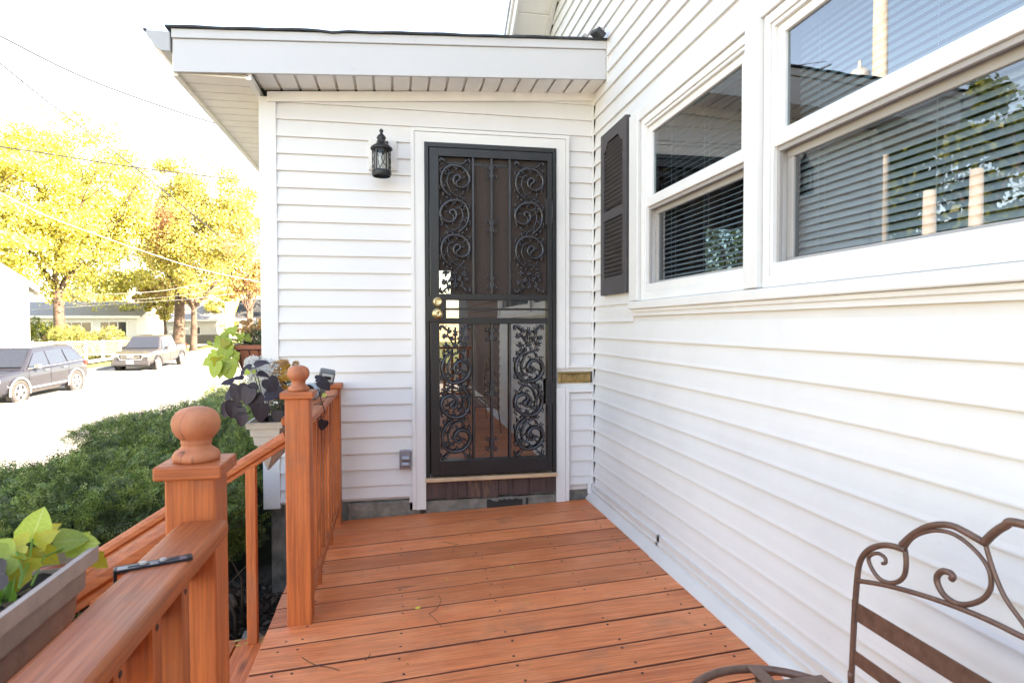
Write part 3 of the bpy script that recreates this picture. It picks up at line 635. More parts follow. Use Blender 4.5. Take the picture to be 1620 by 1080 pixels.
# ================================================================== MAIN HOUSE (gable wall at x = 1.32)
XW = 1.32; PY, PZ, SLP = -.6, 7.2, .605           # ridge position and roof slope
def gable(y): return PZ - SLP*abs(y-PY)
house = thing('main_house', 'large white clapboard house gable with double-hung windows on the right of the deck', 'house', (XW, 1, 0))
WY0, WY1, WZ0, WZ1 = .20, 3.288, 1.252, 2.318       # window opening with its casing
def yext(z): return min(6.4, PY + (PZ - z)/SLP - .02), max(-3.4, PY - (PZ-z)/SLP + .02)
LJ = random.Random(44)
def course_y(y0, y1, z0, z1):
    if y0 < -.3 and z1 < 2.9:
        part('siding_board', MB().prism([(0, 0), (.016, 0), (.0165, .005), (.0135, .02), (.002, z1-z0), (0, z1-z0)], y0, .18, lambda u, v, t: (XW-u, t, z0+v)), M['brownsiding'], house, label='brown lower board beyond the large window'); y0 = .185
        if y1 < .25: return
    pf = [(0, 0), (.016, 0), (.0165, .005), (.0135, .02), (.010, (z1-z0)*.5), (.002, z1-z0), (0, z1-z0)]
    if y1-y0 > 2.5 and LJ.random() < .55 and z0 < 1.15:
        ym = LJ.uniform(1.5, 3.5)
        part('siding_board', MB().prism(pf, y0, ym, lambda u, v, t: (XW-u-.0012, t, z0+v+.0004)), M['siding_y'], house)
        part('siding_board', MB().prism(pf, ym-.02, y1, lambda u, v, t: (XW-u, t, z0+v)), M['siding_y'], house)
    else: part('siding_board', MB().prism(pf, y0, y1, lambda u, v, t: (XW-u, t, z0+v)), M['siding_y'], house)
k = -11
while True:
    z0, z1 = Z0+k*P, Z0+(k+1)*P
    if z0 < .065: z0 = .065
    hi, lo = yext(z1)
    if hi-lo < .6: break
    vy = 3.99 if z1 < 2.68 else (4.0 if z1 < 2.72 else hi)      # below the entry roof the wall ends at the inside corner
    if z1 < 2.95 and z0 > 2.62: vy = hi
    if z1 <= WZ0+.02 or z0 >= WZ1-.02: course_y(lo, vy, z0, z1)
    else: course_y(WY1-.01, vy, z0, z1); course_y(lo, WY0+.01, z0, z1)
    k += 1
    if z0 > 6.6: break
part('siding_board', MB().prism([(0, 0), (.0135, 0), (.013, .045), (0, .05)], lo, 3.99, lambda u, v, t: (XW-u, t, WZ0-.034+v)), M['siding_y'], house)
wc = MB()                                            # framing behind the boards, open at the window
for (y0, y1, z0, z1) in ((-3.4, 6.4, -.8, WZ0), (-3.4, WY0+.05, WZ0, WZ1), (WY1-.05, 6.4, WZ0, WZ1), (-3.4, 6.4, WZ1, 2.75)): wc.box(XW+.002, XW+.12, y0, y1, z0, z1)
wc.prism([(-5.35, 2.75), (5.9, 2.75), (PY, PZ-.02)], XW+.002, XW+.12, lambda u, v, t: (t, max(-3.4, u) if False else u, v))
part('wall_core', wc, M['plate'], house)
part('foundation', MB().box(XW+.01, XW+.3, -3.4, 6.3, -1, .02), M['concrete'], house)
# roof, rake trim and rake soffit
for sg, y_e in ((1, 6.9), (-1, -6.6)):
    f = lambda u, v, t, sg=sg: (t, PY + sg*u, PZ - SLP*u + v)
    Lr = abs(y_e-PY)
    part('roof_slope', MB().prism([(0, .10), (Lr, .10), (Lr, .16), (0, .16)], .96, 9.5, f), M['shingle_grey'], house)
    part('rake_board', MB().prism([(0, -.10), (Lr, -.10), (Lr, .098), (0, .098)], .985, 1.005, f), M['trim'], house, bevel=.003)
    part('rake_moulding', MB().prism([(0, .03), (Lr, .03), (Lr, .099), (0, .099)], .965, .9845, f), M['trim'], house, bevel=.004)
    part('rake_trim', MB().prism([(0, -.10), (Lr, -.10), (Lr, -.05), (0, -.05)], 1.272, 1.306, f), M['trim'], house, bevel=.003)
    nn = int(Lr/.17)
    for i in range(nn):
        if sg < 0 and i > 6: break
        a = Lr*i/nn; b = Lr*(i+1)/nn
        part('soffit_panel', MB().prism([(a+.005, -.075), (b-.005, -.075), (b-.005, -.066), (a+.005, -.066)], 1.006, 1.271, f), M['soffit'], house, bevel=.002)
    part('soffit_backing', MB().prism([(0, -.062), (Lr, -.062), (Lr, -.055), (0, -.055)], 1.006, 1.30, f), M['soffit'], house)
part('back_wall', MB().box(XW+.12, 9.3, 6.28, 6.4, -.8, 2.9).box(9.2, 9.3, -6.2, 6.28, -.8, 2.9).box(XW+.12, 9.3, -6.3, -6.2, -.8, 2.9), M['housewhite'], house) if False else None
part('far_gable', MB().prism([(-6.3, -.8), (6.4, -.8), (6.4, 2.95), (PY, PZ-.02), (-6.3, 3.7)], 9.2, 9.3, lambda u, v, t: (t, u, v)), M['housewhite'], house)
part('side_wall', MB().box(XW+.13, 9.19, -6.3, -6.2, -.8, 3.7), M['housewhite'], house)
a, b = onY(1112, 360, 6.34), onY(1200, 440, 6.34)    # rear window that shows daylight through the small window
part('rear_wall', MB().box(XW+.13, a.x, 6.28, 6.4, -.8, 2.95).box(b.x, 9.19, 6.28, 6.4, -.8, 2.95).box(a.x, b.x, 6.28, 6.4, -.8, b.z-.05).box(a.x, b.x, 6.28, 6.4, a.z, 2.95), M['room'], house)
part('window_glass', MB().box(a.x, b.x, 6.33, 6.335, b.z-.05, a.z), M['glass'], house)
part('room_ceiling', MB().box(XW+.13, 9.19, -6.19, 6.27, 2.55, 2.6), M['room'], house)
part('room_floor', MB().box(XW+.13, 9.19, -6.19, 6.27, .1, .15), M['room'], house)
part('room_wall', MB().box(5.6, 5.65, -6.19, 4.0, .15, 2.55), M['room'], house)
# starter flashing along the deck
mb = MB()
def ff(u, v, t): return (XW - .002 - u*(1+.0), t, v)
n = 20
for (ya, yb_, off) in ((2.9, 3.995, .0), (-3.2, 2.93, .004)):
    prof = [(.0, .105), (.018, .105), (.018, .072), (.026, .070), (.026, .058), (.020, .054), (.022, .048), (.030+off, .040), (.058+off, .006), (.060+off, .0), (.055+off, -.004), (0, -.004)]
    part('deck_flashing', MB().prism(prof, ya, yb_, ff), M['flash'], house, bevel=.0015)
part('siding_trim', MB().box(XW-.016, XW-.004, 3.962, 3.99, .03, 2.62), M['trim'], house)

# ---- windows: casing, frame, two sashes, glass
def ring(name, y0, y1, z0, z1, wy, wz0, wz1, x0, x1, mat, parent, bev=.003, label=None):
    """rectangular frame in the wall plane; x0 outermost face, x1 inner face"""
    top = MB().box(x0, x1, y0, y1, z1-wz1, z1); bot = MB().box(x0, x1, y0, y1, z0, z0+wz0)
    mb = MB(); mb.box(x0, x1, y0, y0+wy, z0+wz0, z1-wz1); mb.box(x0, x1, y1-wy, y1, z0+wz0, z1-wz1)
    mb.box(x0, x1, y0, y1, z1-wz1, z1); mb.box(x0, x1, y0, y1, z0, z0+wz0)
    return part(name, mb, mat, parent, bevel=bev, label=label)
cs = XW-.035
part('window_casing', MB().box(cs, XW+.03, 3.165, WY1-.004, 1.300, WZ1), M['trim'], house, bevel=.004)
part('window_casing', MB().box(cs+.006, XW+.03, WY0, 3.164, 2.262, WZ1-.002), M['trim'], house, bevel=.004)
part('window_casing', MB().box(cs, XW+.03, WY0, WY0+.1, 1.300, 2.261), M['trim'], house, bevel=.004)
part('mullion_casing', MB().box(cs-.006, XW+.03, 2.035, 2.118, 1.300, 2.2615), M['trim'], house, bevel=.004)
part('sill_board', MB().box(cs-.004, XW+.03, WY0-.01, WY1, 1.256, 1.297), M['trim'], house, bevel=.005)
part('sill_apron', MB().box(cs+.012, XW+.03, WY0-.01, WY1-.03, 1.238, 1.2555), M['trim'], house, bevel=.004)
def window(y0, y1, z0=1.300, z1=2.260):
    wdw = part('window', MB().box(XW-.018, XW+.035, y0, y0+.032, z0, z1).box(XW-.018, XW+.035, y1-.032, y1, z0, z1).box(XW-.018, XW+.035, y0+.032, y1-.032, z1-.035, z1).box(XW-.018, XW+.035, y0+.032, y1-.032, z0, z0+.042), M['frame'], house, bevel=.003)
    a, b = y0+.034, y1-.034
    ring('inner_stop', a, b, z0+.042, z1-.036, .014, .010, .014, XW-.010, XW+.05, M['frame'], wdw, .0015)
    ring('upper_sash', a+.015, b-.015, 1.812, z1-.051, .040, .030, .034, XW+.004, XW+.028, M['frame'], wdw)
    part('upper_glass', MB().box(XW+.016, XW+.0185, a+.053, b-.053, 1.841, z1-.084), M['glass'], wdw)
    part('meeting_rail', MB().box(XW-.006, XW+.012, a+.004, b-.004, 1.790, 1.841), M['frame'], wdw, bevel=.003)
    ring('screen_frame', a+.014, b-.014, z0+.060, 1.789, .014, .016, .016, XW+.006, XW+.020, M['track'], wdw, .0015)
    ring('lower_sash', a+.026, b-.026, z0+.066, 1.785, .036, .034, .036, XW+.036, XW+.058, M['track'], wdw)
    part('lower_glass', MB().box(XW+.044, XW+.0465, a+.060, b-.060, z0+.098, 1.752), M['glassgrey'], wdw)
    part('lower_rail', MB().box(XW-.012, XW+.03, a+.002, b-.002, z0+.0425, z0+.084), M['frame'], wdw, bevel=.004)
    return a, b
w1 = window(2.122, 3.150)
w2 = window(.300, 2.030)
# blinds hang inside
def blind(y0, y1, tilt, label, gap=.0246, start=1.372, end=2.19):
    t = thing('window_blind', label, 'blind', (XW+.09, (y0+y1)/2, end), group='mini blinds behind the glass')
    part('headrail', MB().box(XW+.075, XW+.10, y0, y1, end+.005, end+.035), M['blind'], t)
    mb = MB(); prof = []
    for i in range(5):
        q = i/4-.5; prof.append((q*.025, .0022*(1-4*q*q)))
    for i in range(4):
        (u0, v0), (u1, v1) = prof[i], prof[i+1]
        mb.quad((u0, y0, v0), (u1, y0, v1), (u1, y1, v1), (u0, y1, v0))
    me = mb.mesh('slat', True); me.materials.append(M['blind'])
    n = int((end-start)/gap)
    for i in range(n+1):
        jit = random.uniform(-.02, .02)
        place('slat', me, Matrix.Translation((XW+.088, 0, start+i*gap)) @ Matrix.Rotation(tilt+jit, 4, 'Y'), t)
    for yc in np.linspace(y0+.11, y1-.11, 3 if y1-y0 < 1.2 else 4):
        part('cord', MB().box(XW+.0745, XW+.0757, yc-.0008, yc+.0008, start, end).box(XW+.0985, XW+.0995, yc-.0008, yc+.0008, start, end), M['blind'], t)
    part('bottom_rail', MB().box(XW+.075, XW+.10, y0, y1, start-.025, start-.012), M['blind'], t)
blind(w1[0]+.03, w1[1]-.03, R(-32), 'open white mini blind inside the small window beside the shutter')
blind(w2[0]+.03, w2[1]-.03, R(-58), 'nearly closed white mini blind inside the large right window')

# louvred shutter
sh = thing('shutter', 'charcoal louvred shutter fixed between the corner and the small window', 'shutter', (XW-.02, 3.52, 1.35))
sy0, sy1, sz0, sz1 = 3.310, 3.738, 1.352, 2.345; sx0, sx1 = XW-.045, XW-.014
part('stile', MB().box(sx0, sx1, sy0, sy0+.052, sz0, sz1), M['shutter'], sh, bevel=.004)
part('stile', MB().box(sx0, sx1, sy1-.052, sy1, sz0, sz1), M['shutter'], sh, bevel=.004)
part('bottom_rail', MB().box(sx0+.002, sx1, sy0+.0525, sy1-.0525, sz0+.001, sz0+.105), M['shutter'], sh, bevel=.003)
part('middle_rail', MB().box(sx0+.002, sx1, sy0+.0525, sy1-.0525, 1.802, 1.860), M['shutter'], sh, bevel=.003)
mb = MB(); ny = 16; ya, yb_ = sy0+.0525, sy1-.0525
def arch(q): return 2.225 + .052*(0.5-0.5*math.cos(math.pi*min(1, max(0, (1-abs(2*q-1))*2.2-.15))))
for i in range(ny):
    q0, q1 = i/ny, (i+1)/ny; a = ya+(yb_-ya)*q0; b = ya+(yb_-ya)*q1
    mb.hexa([(sx0+.002, a, arch(q0)), (sx1, a, arch(q0)), (sx1, b, arch(q1)), (sx0+.002, b, arch(q1)), (sx0+.002, a, sz1-.001), (sx1, a, sz1-.001), (sx1, b, sz1-.001), (sx0+.002, b, sz1-.001)])
part('top_rail', mb, M['shutter'], sh)
part('backing', MB().box(sx1-.003, sx1-.0005, sy0+.01, sy1-.01, sz0+.01, sz1-.01), M['dark_gap'], sh)
lo = MB().cbox((0, 0, 0), (.024, yb_-ya, .005), Matrix.Rotation(R(38), 3, 'Y')).mesh('louvre'); lo.materials.append(M['shutter'])
z = sz0+.118
while z < 2.262:
    if not (1.790 < z < 1.872): place('louvre', lo, Matrix.Translation((sx0+.014, (ya+yb_)/2, z)), sh)
    z += .0262
for (yy, zz) in ((sy0+.022, 1.47), (sy0+.022, 2.15), (sy1-.022, 1.47), (sy1-.022, 2.15)): part('screw', MB().lathe([(.005, 0), (.004, .003), (0, .003)], (sx0, yy, zz), 8, Matrix.Rotation(R(-90), 3, 'Y'), False), M['black'], sh)

# ================================================================== DECK
deck = thing('deck', 'orange-brown stained timber deck in front of the entry door', 'deck', (.4, 2, 0))
DT = .0295
def dz(x): return DT*(x-1.262)
seams = [3.965, 3.775, 3.565, 3.385, 3.209, 3.036, 2.873, 2.695, 2.531, 2.355, 2.177, 2.016, 1.848]
while seams[-1] > -2.0: seams.append(seams[-1]-.171)
XL, XR = -.512, 1.263
for i in range(len(seams)-1):
    ya, yb_ = seams[i]-.0040, seams[i+1]+.0040
    sk = .088; dza = random.uniform(-.0014, .0014)
    xl = XL + random.uniform(-.002, .002)
    if i < 3: xl = -.40 if i == 0 else -.46 if i == 1 else xl
    y1l = min(ya-sk, 3.98)
    p = [(xl, yb_-sk, dz(xl)+dza-.032), (XR, yb_, dz(XR)+dza-.032), (XR, ya, dz(XR)+dza-.032), (xl, ya-sk, dz(xl)+dza-.032)]
    if i == 0: p[3] = (xl, 3.972, dz(xl)+dza-.032); p[2] = (XR, 3.985, dz(XR)+dza-.032)
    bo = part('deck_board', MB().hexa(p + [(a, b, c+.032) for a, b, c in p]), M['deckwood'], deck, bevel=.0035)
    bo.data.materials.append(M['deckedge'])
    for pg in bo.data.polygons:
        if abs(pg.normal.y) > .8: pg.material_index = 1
mb = MB(); rs = random.Random(5)
for i in range(1, len(seams)-3):
    for xj in (-.36, -.43, .02, .42, .82, 1.17):
        for fy in (.2, .8):
            if rs.random() < .25: continue
            x = xj + rs.uniform(-.012, .012); y = seams[i] + (seams[i+1]-seams[i])*fy - .088*(XR-x)/(XR-XL) + rs.uniform(-.008, .008)
            mb.lathe([(.0052, 0), (.0045, .0012), (0, .0006)], (x, y, dz(x)+.0008), 7, None, False)
part('screw_heads', mb, M['screw'], deck, kind='stuff')
part('rim_joist', MB().hexa([(XL+.012, -2.0, dz(XL)-.22), (XL+.05, -2.0, dz(XL)-.22), (XL+.05, 3.85, dz(XL)-.22), (XL+.012, 3.85, dz(XL)-.22), (XL+.012, -2.0, dz(XL)-.034), (XL+.05, -2.0, dz(XL)-.034), (XL+.05, 3.85, dz(XL)-.034), (XL+.012, 3.85, dz(XL)-.034)]), M['wood_y'], deck)
part('gap_shade_bed', MB().hexa([(XL+.06, -2.0, -.25), (XR, -2.0, -.25), (XR, 3.96, -.25), (XL+.06, 3.96, -.25), (XL+.06, -2.0, dz(XL)-.045), (XR, -2.0, dz(XR)-.045), (XR, 3.96, dz(XR)-.045), (XL+.06, 3.96, dz(XL)-.045)]), M['bed'], deck)  # dark solid fill; its colour stands in for shade below the board gaps
for yy in (3.7, 2.9): part('deck_footing', MB().box(XL+.02, XL+.12, yy-.08, yy+.08, -.75, dz(XL)-.225), M['concrete'], deck, bevel=.01)

# steps down to the left
stp = thing('deck_steps', 'stained timber steps going down left between the two newel posts', 'steps', (-.8, 2.0, -.5))
for q in range(3):
    x1 = XL + .018 - q*.285; zt = -.125 - q*.165
    for j in range(2):
        part('tread_board', MB().box(x1-.150*(j+1)+.004+.002*j, x1-.150*j-.003, 1.36, 2.695, zt-.035, zt), M['wood_y'], stp, bevel=.004)
    part('riser', MB().box(x1-.285, x1-.262, 1.38, 2.66, zt-.165, zt-.036), M['wood_y'], stp)
# ---- railings
finial_p = [(.0, .1095), (.012, .109), (.025, .106), (.036, .0995), (.0435, .089), (.0460, .0765), (.0445, .064), (.039, .053), (.031, .045), (.0285, .041), (.0295, .038), (.0285, .035), (.0275, .033), (.0285, .028), (.034, .023), (.0400, .019), (.0445, .012), (.0445, .004), (.042, .0), (0, 0)]
def newel(parent, cx_, cy_, ztop, zbot, s=1.0, w_=.048, lbl=None):
    o = part('newel_post', MB().box(cx_-w_, cx_+w_, cy_-w_, cy_+w_, zbot, ztop-.028), M['wood_z'], parent, bevel=.004, label=lbl)
    part('post_cap', MB().box(cx_-w_-.016, cx_+w_+.016, cy_-w_-.016, cy_+w_+.016, ztop-.0275, ztop), M['wood_x'], o, bevel=.004)
    part('ball_finial', MB().lathe([(a*s, b*s) for a, b in finial_p], (cx_, cy_, ztop+.0005), 40, None, False), M['wood_turned'], o, smooth=True)
    return o
rail_far = thing('far_railing', 'short deck railing with flat cap from the farther ball-topped post to the wall', 'railing', (-.39, 3.2, 0), group='deck railings')
newel(rail_far, -.388, 2.650, .902, -.15, .95)
part('wall_post', MB().box(-.400, -.330, 3.87, 3.965, -.12, .787), M['wood_z'], rail_far, bevel=.004)
part('post_cap', MB().box(-.420, -.315, 3.86, 3.970, .7875, .818), M['wood_x'], rail_far, bevel=.006)
part('cap_rail', MB().box(-.468, -.338, 2.699, 3.869, .753, .787), M['wood_y'], rail_far, bevel=.009, seg=4)
part('bottom_rail', MB().box(-.405, -.342, 2.699, 3.869, .030, .062), M['wood_y'], rail_far, bevel=.003)
bl = MB().box(-.019, .019, -.019, .019, .0625, .7525).mesh('baluster'); bl.materials.append(M['wood_z']); 
for i in range(8):
    o = place('baluster', bl, Matrix.Translation((-.374, 2.80+i*.136, 0)), rail_far)
for yy in (3.02, 3.56): part('support_block', MB().box(-.385, -.347, yy-.02, yy+.02, -.055, .0295), M['wood_z'], rail_far, bevel=.002)

rail_near = thing('near_railing', 'near deck railing with wide flat cap running from the big ball-topped post', 'railing', (-.40, 0, 0), group='deck railings')
newel(rail_near, -.400, 1.360, .8925, -.15, 1.0, .0465)
part('cap_rail', MB().box(-.420, -.327, -1.95, 1.3125, .748, .783), M['wood_y'], rail_near, bevel=.011, seg=4)
part('bottom_rail', MB().box(-.412, -.350, -1.95, 1.3125, .030, .062), M['wood_y'], rail_near, bevel=.003)
part('side_rail', MB().box(-.419, -.404, -1.95, 1.3125, .662, .747), M['wood_y'], rail_near, bevel=.003)
b2 = MB().box(-.019, .019, -.019, .019, -.02, .747).mesh('baluster'); b2.materials.append(M['wood_z'])
yb1 = onX(299, 950, -.365).y; yb2 = onX(255, 950, -.365).y
sp = max(.09, yb1-yb2); y = yb1-.019
while y > -1.9:
    bo = place('baluster', b2, Matrix.Translation((-.384, y, 0)), rail_near)
    if y > .3: part('screw', MB().lathe([(.0055, 0), (.004, .001), (0, .001)], (-.3645, y, .700), 8, Matrix.Rotation(R(90), 3, 'Y'), False), M['screw'], bo)
    y -= sp
# stair handrails
def stair_rail(name, label, ys, x0, z0, x1, z1, n):
    t = thing(name, label, 'railing', (x1, ys, z1-.9), group='stair handrails')
    d = Vector((x1-x0, 0, z1-z0)).normalized(); up = Vector((-d.z, 0, d.x));
    if up.z < 0: up = -up
    prof = [(.0, .010), (.007, .022), (.020, .029), (.034, .022), (.041, .006), (.041, -.008), (.030, -.014), (.030, -.030), (.011, -.030), (.011, -.014), (.0, -.008)]
    Lh = (Vector((x1, 0, z1))-Vector((x0, 0, z0))).length
    part('handrail', MB().prism(prof, 0, Lh, lambda u, v, s_: (x0+d.x*s_+up.x*v, ys+u-.02, z0+d.z*s_+up.z*v)), M['wood_x'], t, bevel=.003)
    for i in range(n):
        xx = -.578 - i*.115; zr = z0 + (xx-x0)/(x1-x0)*(z1-z0) - .030
        st = int((XL+.018-xx)/.285); zb_ = -.125 - st*.165
        part('baluster', MB().hexa([(xx-.019, ys-.019, zb_), (xx+.019, ys-.019, zb_), (xx+.019, ys+.019, zb_), (xx-.019, ys+.019, zb_), (xx-.019, ys-.019, zr-.012), (xx+.019, ys-.019, zr+.012), (xx+.019, ys+.019, zr+.012), (xx-.019, ys+.019, zr-.012)]), M['wood_z'], t, bevel=.002) if i != 1 else None
    part('lower_post', MB().box(x1-.09, x1+.002, ys-.046, ys+.046, -.55, z1+.08), M['wood_z'], t, bevel=.004)
    return t
a = onY(450, 692, 2.66); b = onY(158, 878, 2.66)
k_ = (b.z-a.z)/(b.x-a.x)
stair_rail('stair_handrail', 'rounded stair handrail sloping down left from the farther newel post', 2.66, -.437, a.z, -1.33, a.z+k_*(-1.33-a.x), 7)
c0 = onY(266, 838, 1.37)
stair_rail('stair_handrail', 'rounded stair handrail sloping down left from the big near newel post', 1.37, -.4475, c0.z-.004, -1.33, c0.z-.004+k_*(-1.33+.4475), 7)

# strap bracket over the near cap rail
bt = thing('planter_bracket', 'flat black slotted metal bracket hooked across the near cap rail', 'bracket', (-.40, 1.10, .785))
pa, pb = Vector((-.430, 1.058, .7855)), Vector((-.337, 1.094, .7855))
d_ = (pb-pa).normalized(); nn_ = Vector((-d_.y, d_.x, 0))
RM = Matrix((d_, nn_, Vector((0, 0, 1)))).transposed()
part('strap', MB().cbox((pa+pb)/2, ((pb-pa).length, .019, .003), RM), M['silverworn'], bt, bevel=.001)
part('strap_edge', MB().cbox((pa+pb)/2-nn_*.0098-Vector((0,0,.0012)), ((pb-pa).length, .0012, .006), RM).cbox((pa+pb)/2+nn_*.0098-Vector((0,0,.0012)), ((pb-pa).length, .0012, .006), RM).cbox(pb+d_*.002, (.008, .0196, .005), RM), M['blackmetal'], bt)
for q in (.30, .72): part('slot', MB().cbox(pa+(pb-pa)*q+Vector((0,0,.0022)), (.030, .006, .001), RM), M['black'], bt)
for q in (.36, .64): part('rivet', MB().lathe([(.006, 0), (.005, .003), (0, .0035)], pa+(pb-pa)*q+Vector((0,0,.0024)), 10, None, False), M['galv'], bt)
part('hook', MB().cbox(pa+Vector((-.002, 0, -.02)), (.005, .021, .045), RM), M['blackmetal'], bt, bevel=.002)

# ================================================================== YEW HEDGE
def hz_top(x, y):
    """height of the hedge surface"""
    h = .14 + .05*np.sin(x*2.3+1)*np.cos(y*1.7) + .035*np.sin(x*5.1+y*3.3) + .03*np.sin(y*6.1-x*2)
    eo = np.clip((x+3.15+.12*np.sin(y*1.9))/.55, 0, 1); xi = -1.75 + .97*np.clip((y-4.1)/.6, 0, 1); ei = np.clip((xi-x+.06*np.sin(y*4))/.42, 0, 1)
    en = np.clip((y-2.72-.05*np.sin(x*5))/.40, 0, 1); ef = np.clip((13-y)/.7, 0, 1)
    e = np.minimum(np.minimum(np.sqrt(1-(1-eo)**2), np.sqrt(1-(1-ei)**2)), np.minimum(np.sqrt(1-(1-en)**2), ef))
    gnd = -.85 - (.95+x)*-.2
    return -.62 + (h+.62)*e, e
hedge = thing('yew_hedge', 'wide spreading dark green yew hedge between the steps and the street', 'hedge', (-2, 6, -.6))
nx, ny = 60, 150
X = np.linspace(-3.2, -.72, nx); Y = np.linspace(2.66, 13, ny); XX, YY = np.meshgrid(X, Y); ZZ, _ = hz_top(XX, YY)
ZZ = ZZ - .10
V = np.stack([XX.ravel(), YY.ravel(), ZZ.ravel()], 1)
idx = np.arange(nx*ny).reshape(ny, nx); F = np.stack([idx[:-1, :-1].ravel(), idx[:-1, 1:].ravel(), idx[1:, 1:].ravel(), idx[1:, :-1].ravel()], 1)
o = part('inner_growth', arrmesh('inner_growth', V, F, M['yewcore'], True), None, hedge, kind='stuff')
def twigs(n, size, nd, seed, bounds, jitter=.10, maxdist=None):
    """flat yew sprays: a stem with two combs of needles"""
    g = np.random.default_rng(seed)
    x = g.uniform(bounds[0], bounds[1], n); y = bounds[2] + (bounds[3]-bounds[2])*g.uniform(0, 1, n)**1.35
    z, e = hz_top(x, y); ok = (e > .05); x, y, z, e = x[ok], y[ok], z[ok], e[ok]; n = len(x)
    ex = (hz_top(x+.03, y)[0]-z)/.03; ey = (hz_top(x, y+.03)[0]-z)/.03
    N = np.stack([-ex, -ey, np.ones(n)], 1); N /= np.linalg.norm(N, axis=1)[:, None]
    lowf = .055*np.sin(x*9+y*7)*np.sin(y*11-x*3)
    z = z + g.uniform(-jitter*1.2, .06, n) + lowf
    D = N*.8 + g.normal(0, .55, (n, 3)); D[:, 2] = D[:, 2]*.8+.15; D /= np.linalg.norm(D, axis=1)[:, None]
    S = np.cross(D, N + g.normal(0, .35, (n, 3))); S /= np.linalg.norm(S, axis=1)[:, None]
    L = size*g.uniform(.6, 1.3, n); B = np.stack([x, y, z], 1) - D*L[:, None]*.4
    Vs, Fs = [], []
    # each needle is one triangle-pair strip (quad)
    k = np.arange(nd); tt = (k//2+.7)/(nd//2+.5); sg = np.where(k % 2, 1, -1)
    nl = .026*(size/.10)**.6
    for j in range(nd):
        ln = nl*(1-.55*tt[j]**3)*g.uniform(.8, 1.15, n)
        root = B + D*(L*tt[j])[:, None]
        tip = root + S*(sg[j]*ln*.88)[:, None] + D*(ln*.42)[:, None] + g.normal(0, .0022, (n, 3))
        wv = D*(.0040*(size/.10)**.8); mid = (root+tip)/2
        Vs.append(np.stack([root-wv*.6, mid-wv, tip, mid+wv], 1))
    end = B + D*L[:, None]; st = np.cross(D, S)*.001
    Vs.append(np.stack([B-S*.0012, B+S*.0012, end+D*.012, end+D*.008], 1))
    V = np.stack(Vs, 1).reshape(-1, 3); F = np.arange(len(V)).reshape(-1, 4)
    return V, F
Va, Fa = twigs(13000, .12, 14, 1, (-3.2, -.70, 2.70, 6.2)); Vb, Fb = twigs(11000, .15, 8, 2, (-3.25, -.70, 5.2, 12.8))
V = np.concatenate([Va, Vb]); F = np.concatenate([Fa, Fb+len(Va)])
part('foliage', arrmesh('foliage', V, F, M['yew']), None, hedge, kind='stuff')
# taller spray of the hedge against the corner of the vestibule with bare stems below
def blob_twigs(c, r, n, seed, size=.09, nd=12):
    g = np.random.default_rng(seed); D = g.normal(0, 1, (n, 3)); D[:, 2] = np.abs(D[:, 2])*.8+D[:, 2]*.2; D /= np.linalg.norm(D, axis=1)[:, None]
    P0 = np.array(c) + D*np.array(r)*g.uniform(.65, 1.05, (n, 1)); S = np.cross(D, g.normal(0, 1, (n, 3))); S /= np.linalg.norm(S, axis=1)[:, None]
    Dn = D + g.normal(0, .5, (n, 3)); Dn /= np.linalg.norm(Dn, axis=1)[:, None]; L = size*g.uniform(.6, 1.3, n); B = P0-Dn*L[:, None]*.5
    Vs = []
    for j in range(nd):
        q = (j//2+.7)/(nd//2+.5); s = 1 if j % 2 else -1; ln = .024*(1-.5*q**3)*g.uniform(.8, 1.1, n)
        root = B+Dn*(L*q)[:, None]; tip = root+S*(s*ln*.88)[:, None]+Dn*(ln*.42)[:, None]; wv = Dn*.0038; mid = (root+tip)/2
        Vs.append(np.stack([root-wv*.6, mid-wv, tip, mid+wv], 1))
    V = np.stack(Vs, 1).reshape(-1, 3); return V, np.arange(len(V)).reshape(-1, 4)
Vs = []; Fs = []; n0 = 0
for c, r, n, sd_ in (((-1.25, 4.1, .16), (.40, .4, .20), 1900, 18), ((-1.65, 3.4, .12), (.35, .4, .25), 1500, 19), ((-.98, 3.55, .12), (.20, .32, .20), 1300, 11), ((-1.25, 3.45, .22), (.30, .35, .20), 1500, 12), ((-.90, 3.75, -.08), (.14, .16, .14), 600, 13), ((-1.7, 4.0, .25), (.4, .5, .16), 1700, 14), ((-1.4, 5.4, .30), (.5, .9, .15), 1700, 15), ((-2.3, 6.2, .22), (.5, .8, .14), 1500, 16), ((-1.0, 4.6, .3), (.2, .5, .16), 800, 17)):
    v, f = blob_twigs(c, r, n, sd_); Vs.append(v); Fs.append(f+n0); n0 += len(v)
part('foliage', arrmesh('foliage', np.concatenate(Vs), np.concatenate(Fs), M['yew']), None, hedge, kind='stuff')
rs = random.Random(9)
mb = MB()
for i in range(60):
    x, y = rs.uniform(-1.5, -.82), rs.uniform(2.9, 3.9); p = Vector((x, y, -.5)); pts = [p.copy()]
    d = Vector((rs.uniform(-.5, .35), rs.uniform(-.6, .2), 1.0))
    for k in range(5):
        p = p + d.normalized()*rs.uniform(.07, .14); d += Vector((rs.uniform(-.5, .5), rs.uniform(-.5, .5), rs.uniform(-.1, .2))); pts.append(p.copy())
    mb.tube(pts, [.011, .009, .007, .005, .004, .002], 5)
part('stems', mb, M['twig'], hedge, smooth=True, kind='stuff')
mb = MB()
for i in range(26):
    x, y = rs.uniform(-2.9, -1.2), rs.uniform(3.0, 8.5); z = float(hz_top(np.array([x]), np.array([y]))[0][0])+.03; s_ = rs.uniform(.02, .045)
    an = rs.uniform(0, 6.28); c, s2 = math.cos(an)*s_, math.sin(an)*s_
    mb.poly([(x-c, y-s2, z), (x+s2*.6, y-c*.6, z+.012), (x+c, y+s2, z+.004), (x-s2*.6, y+c*.6, z+.015)])
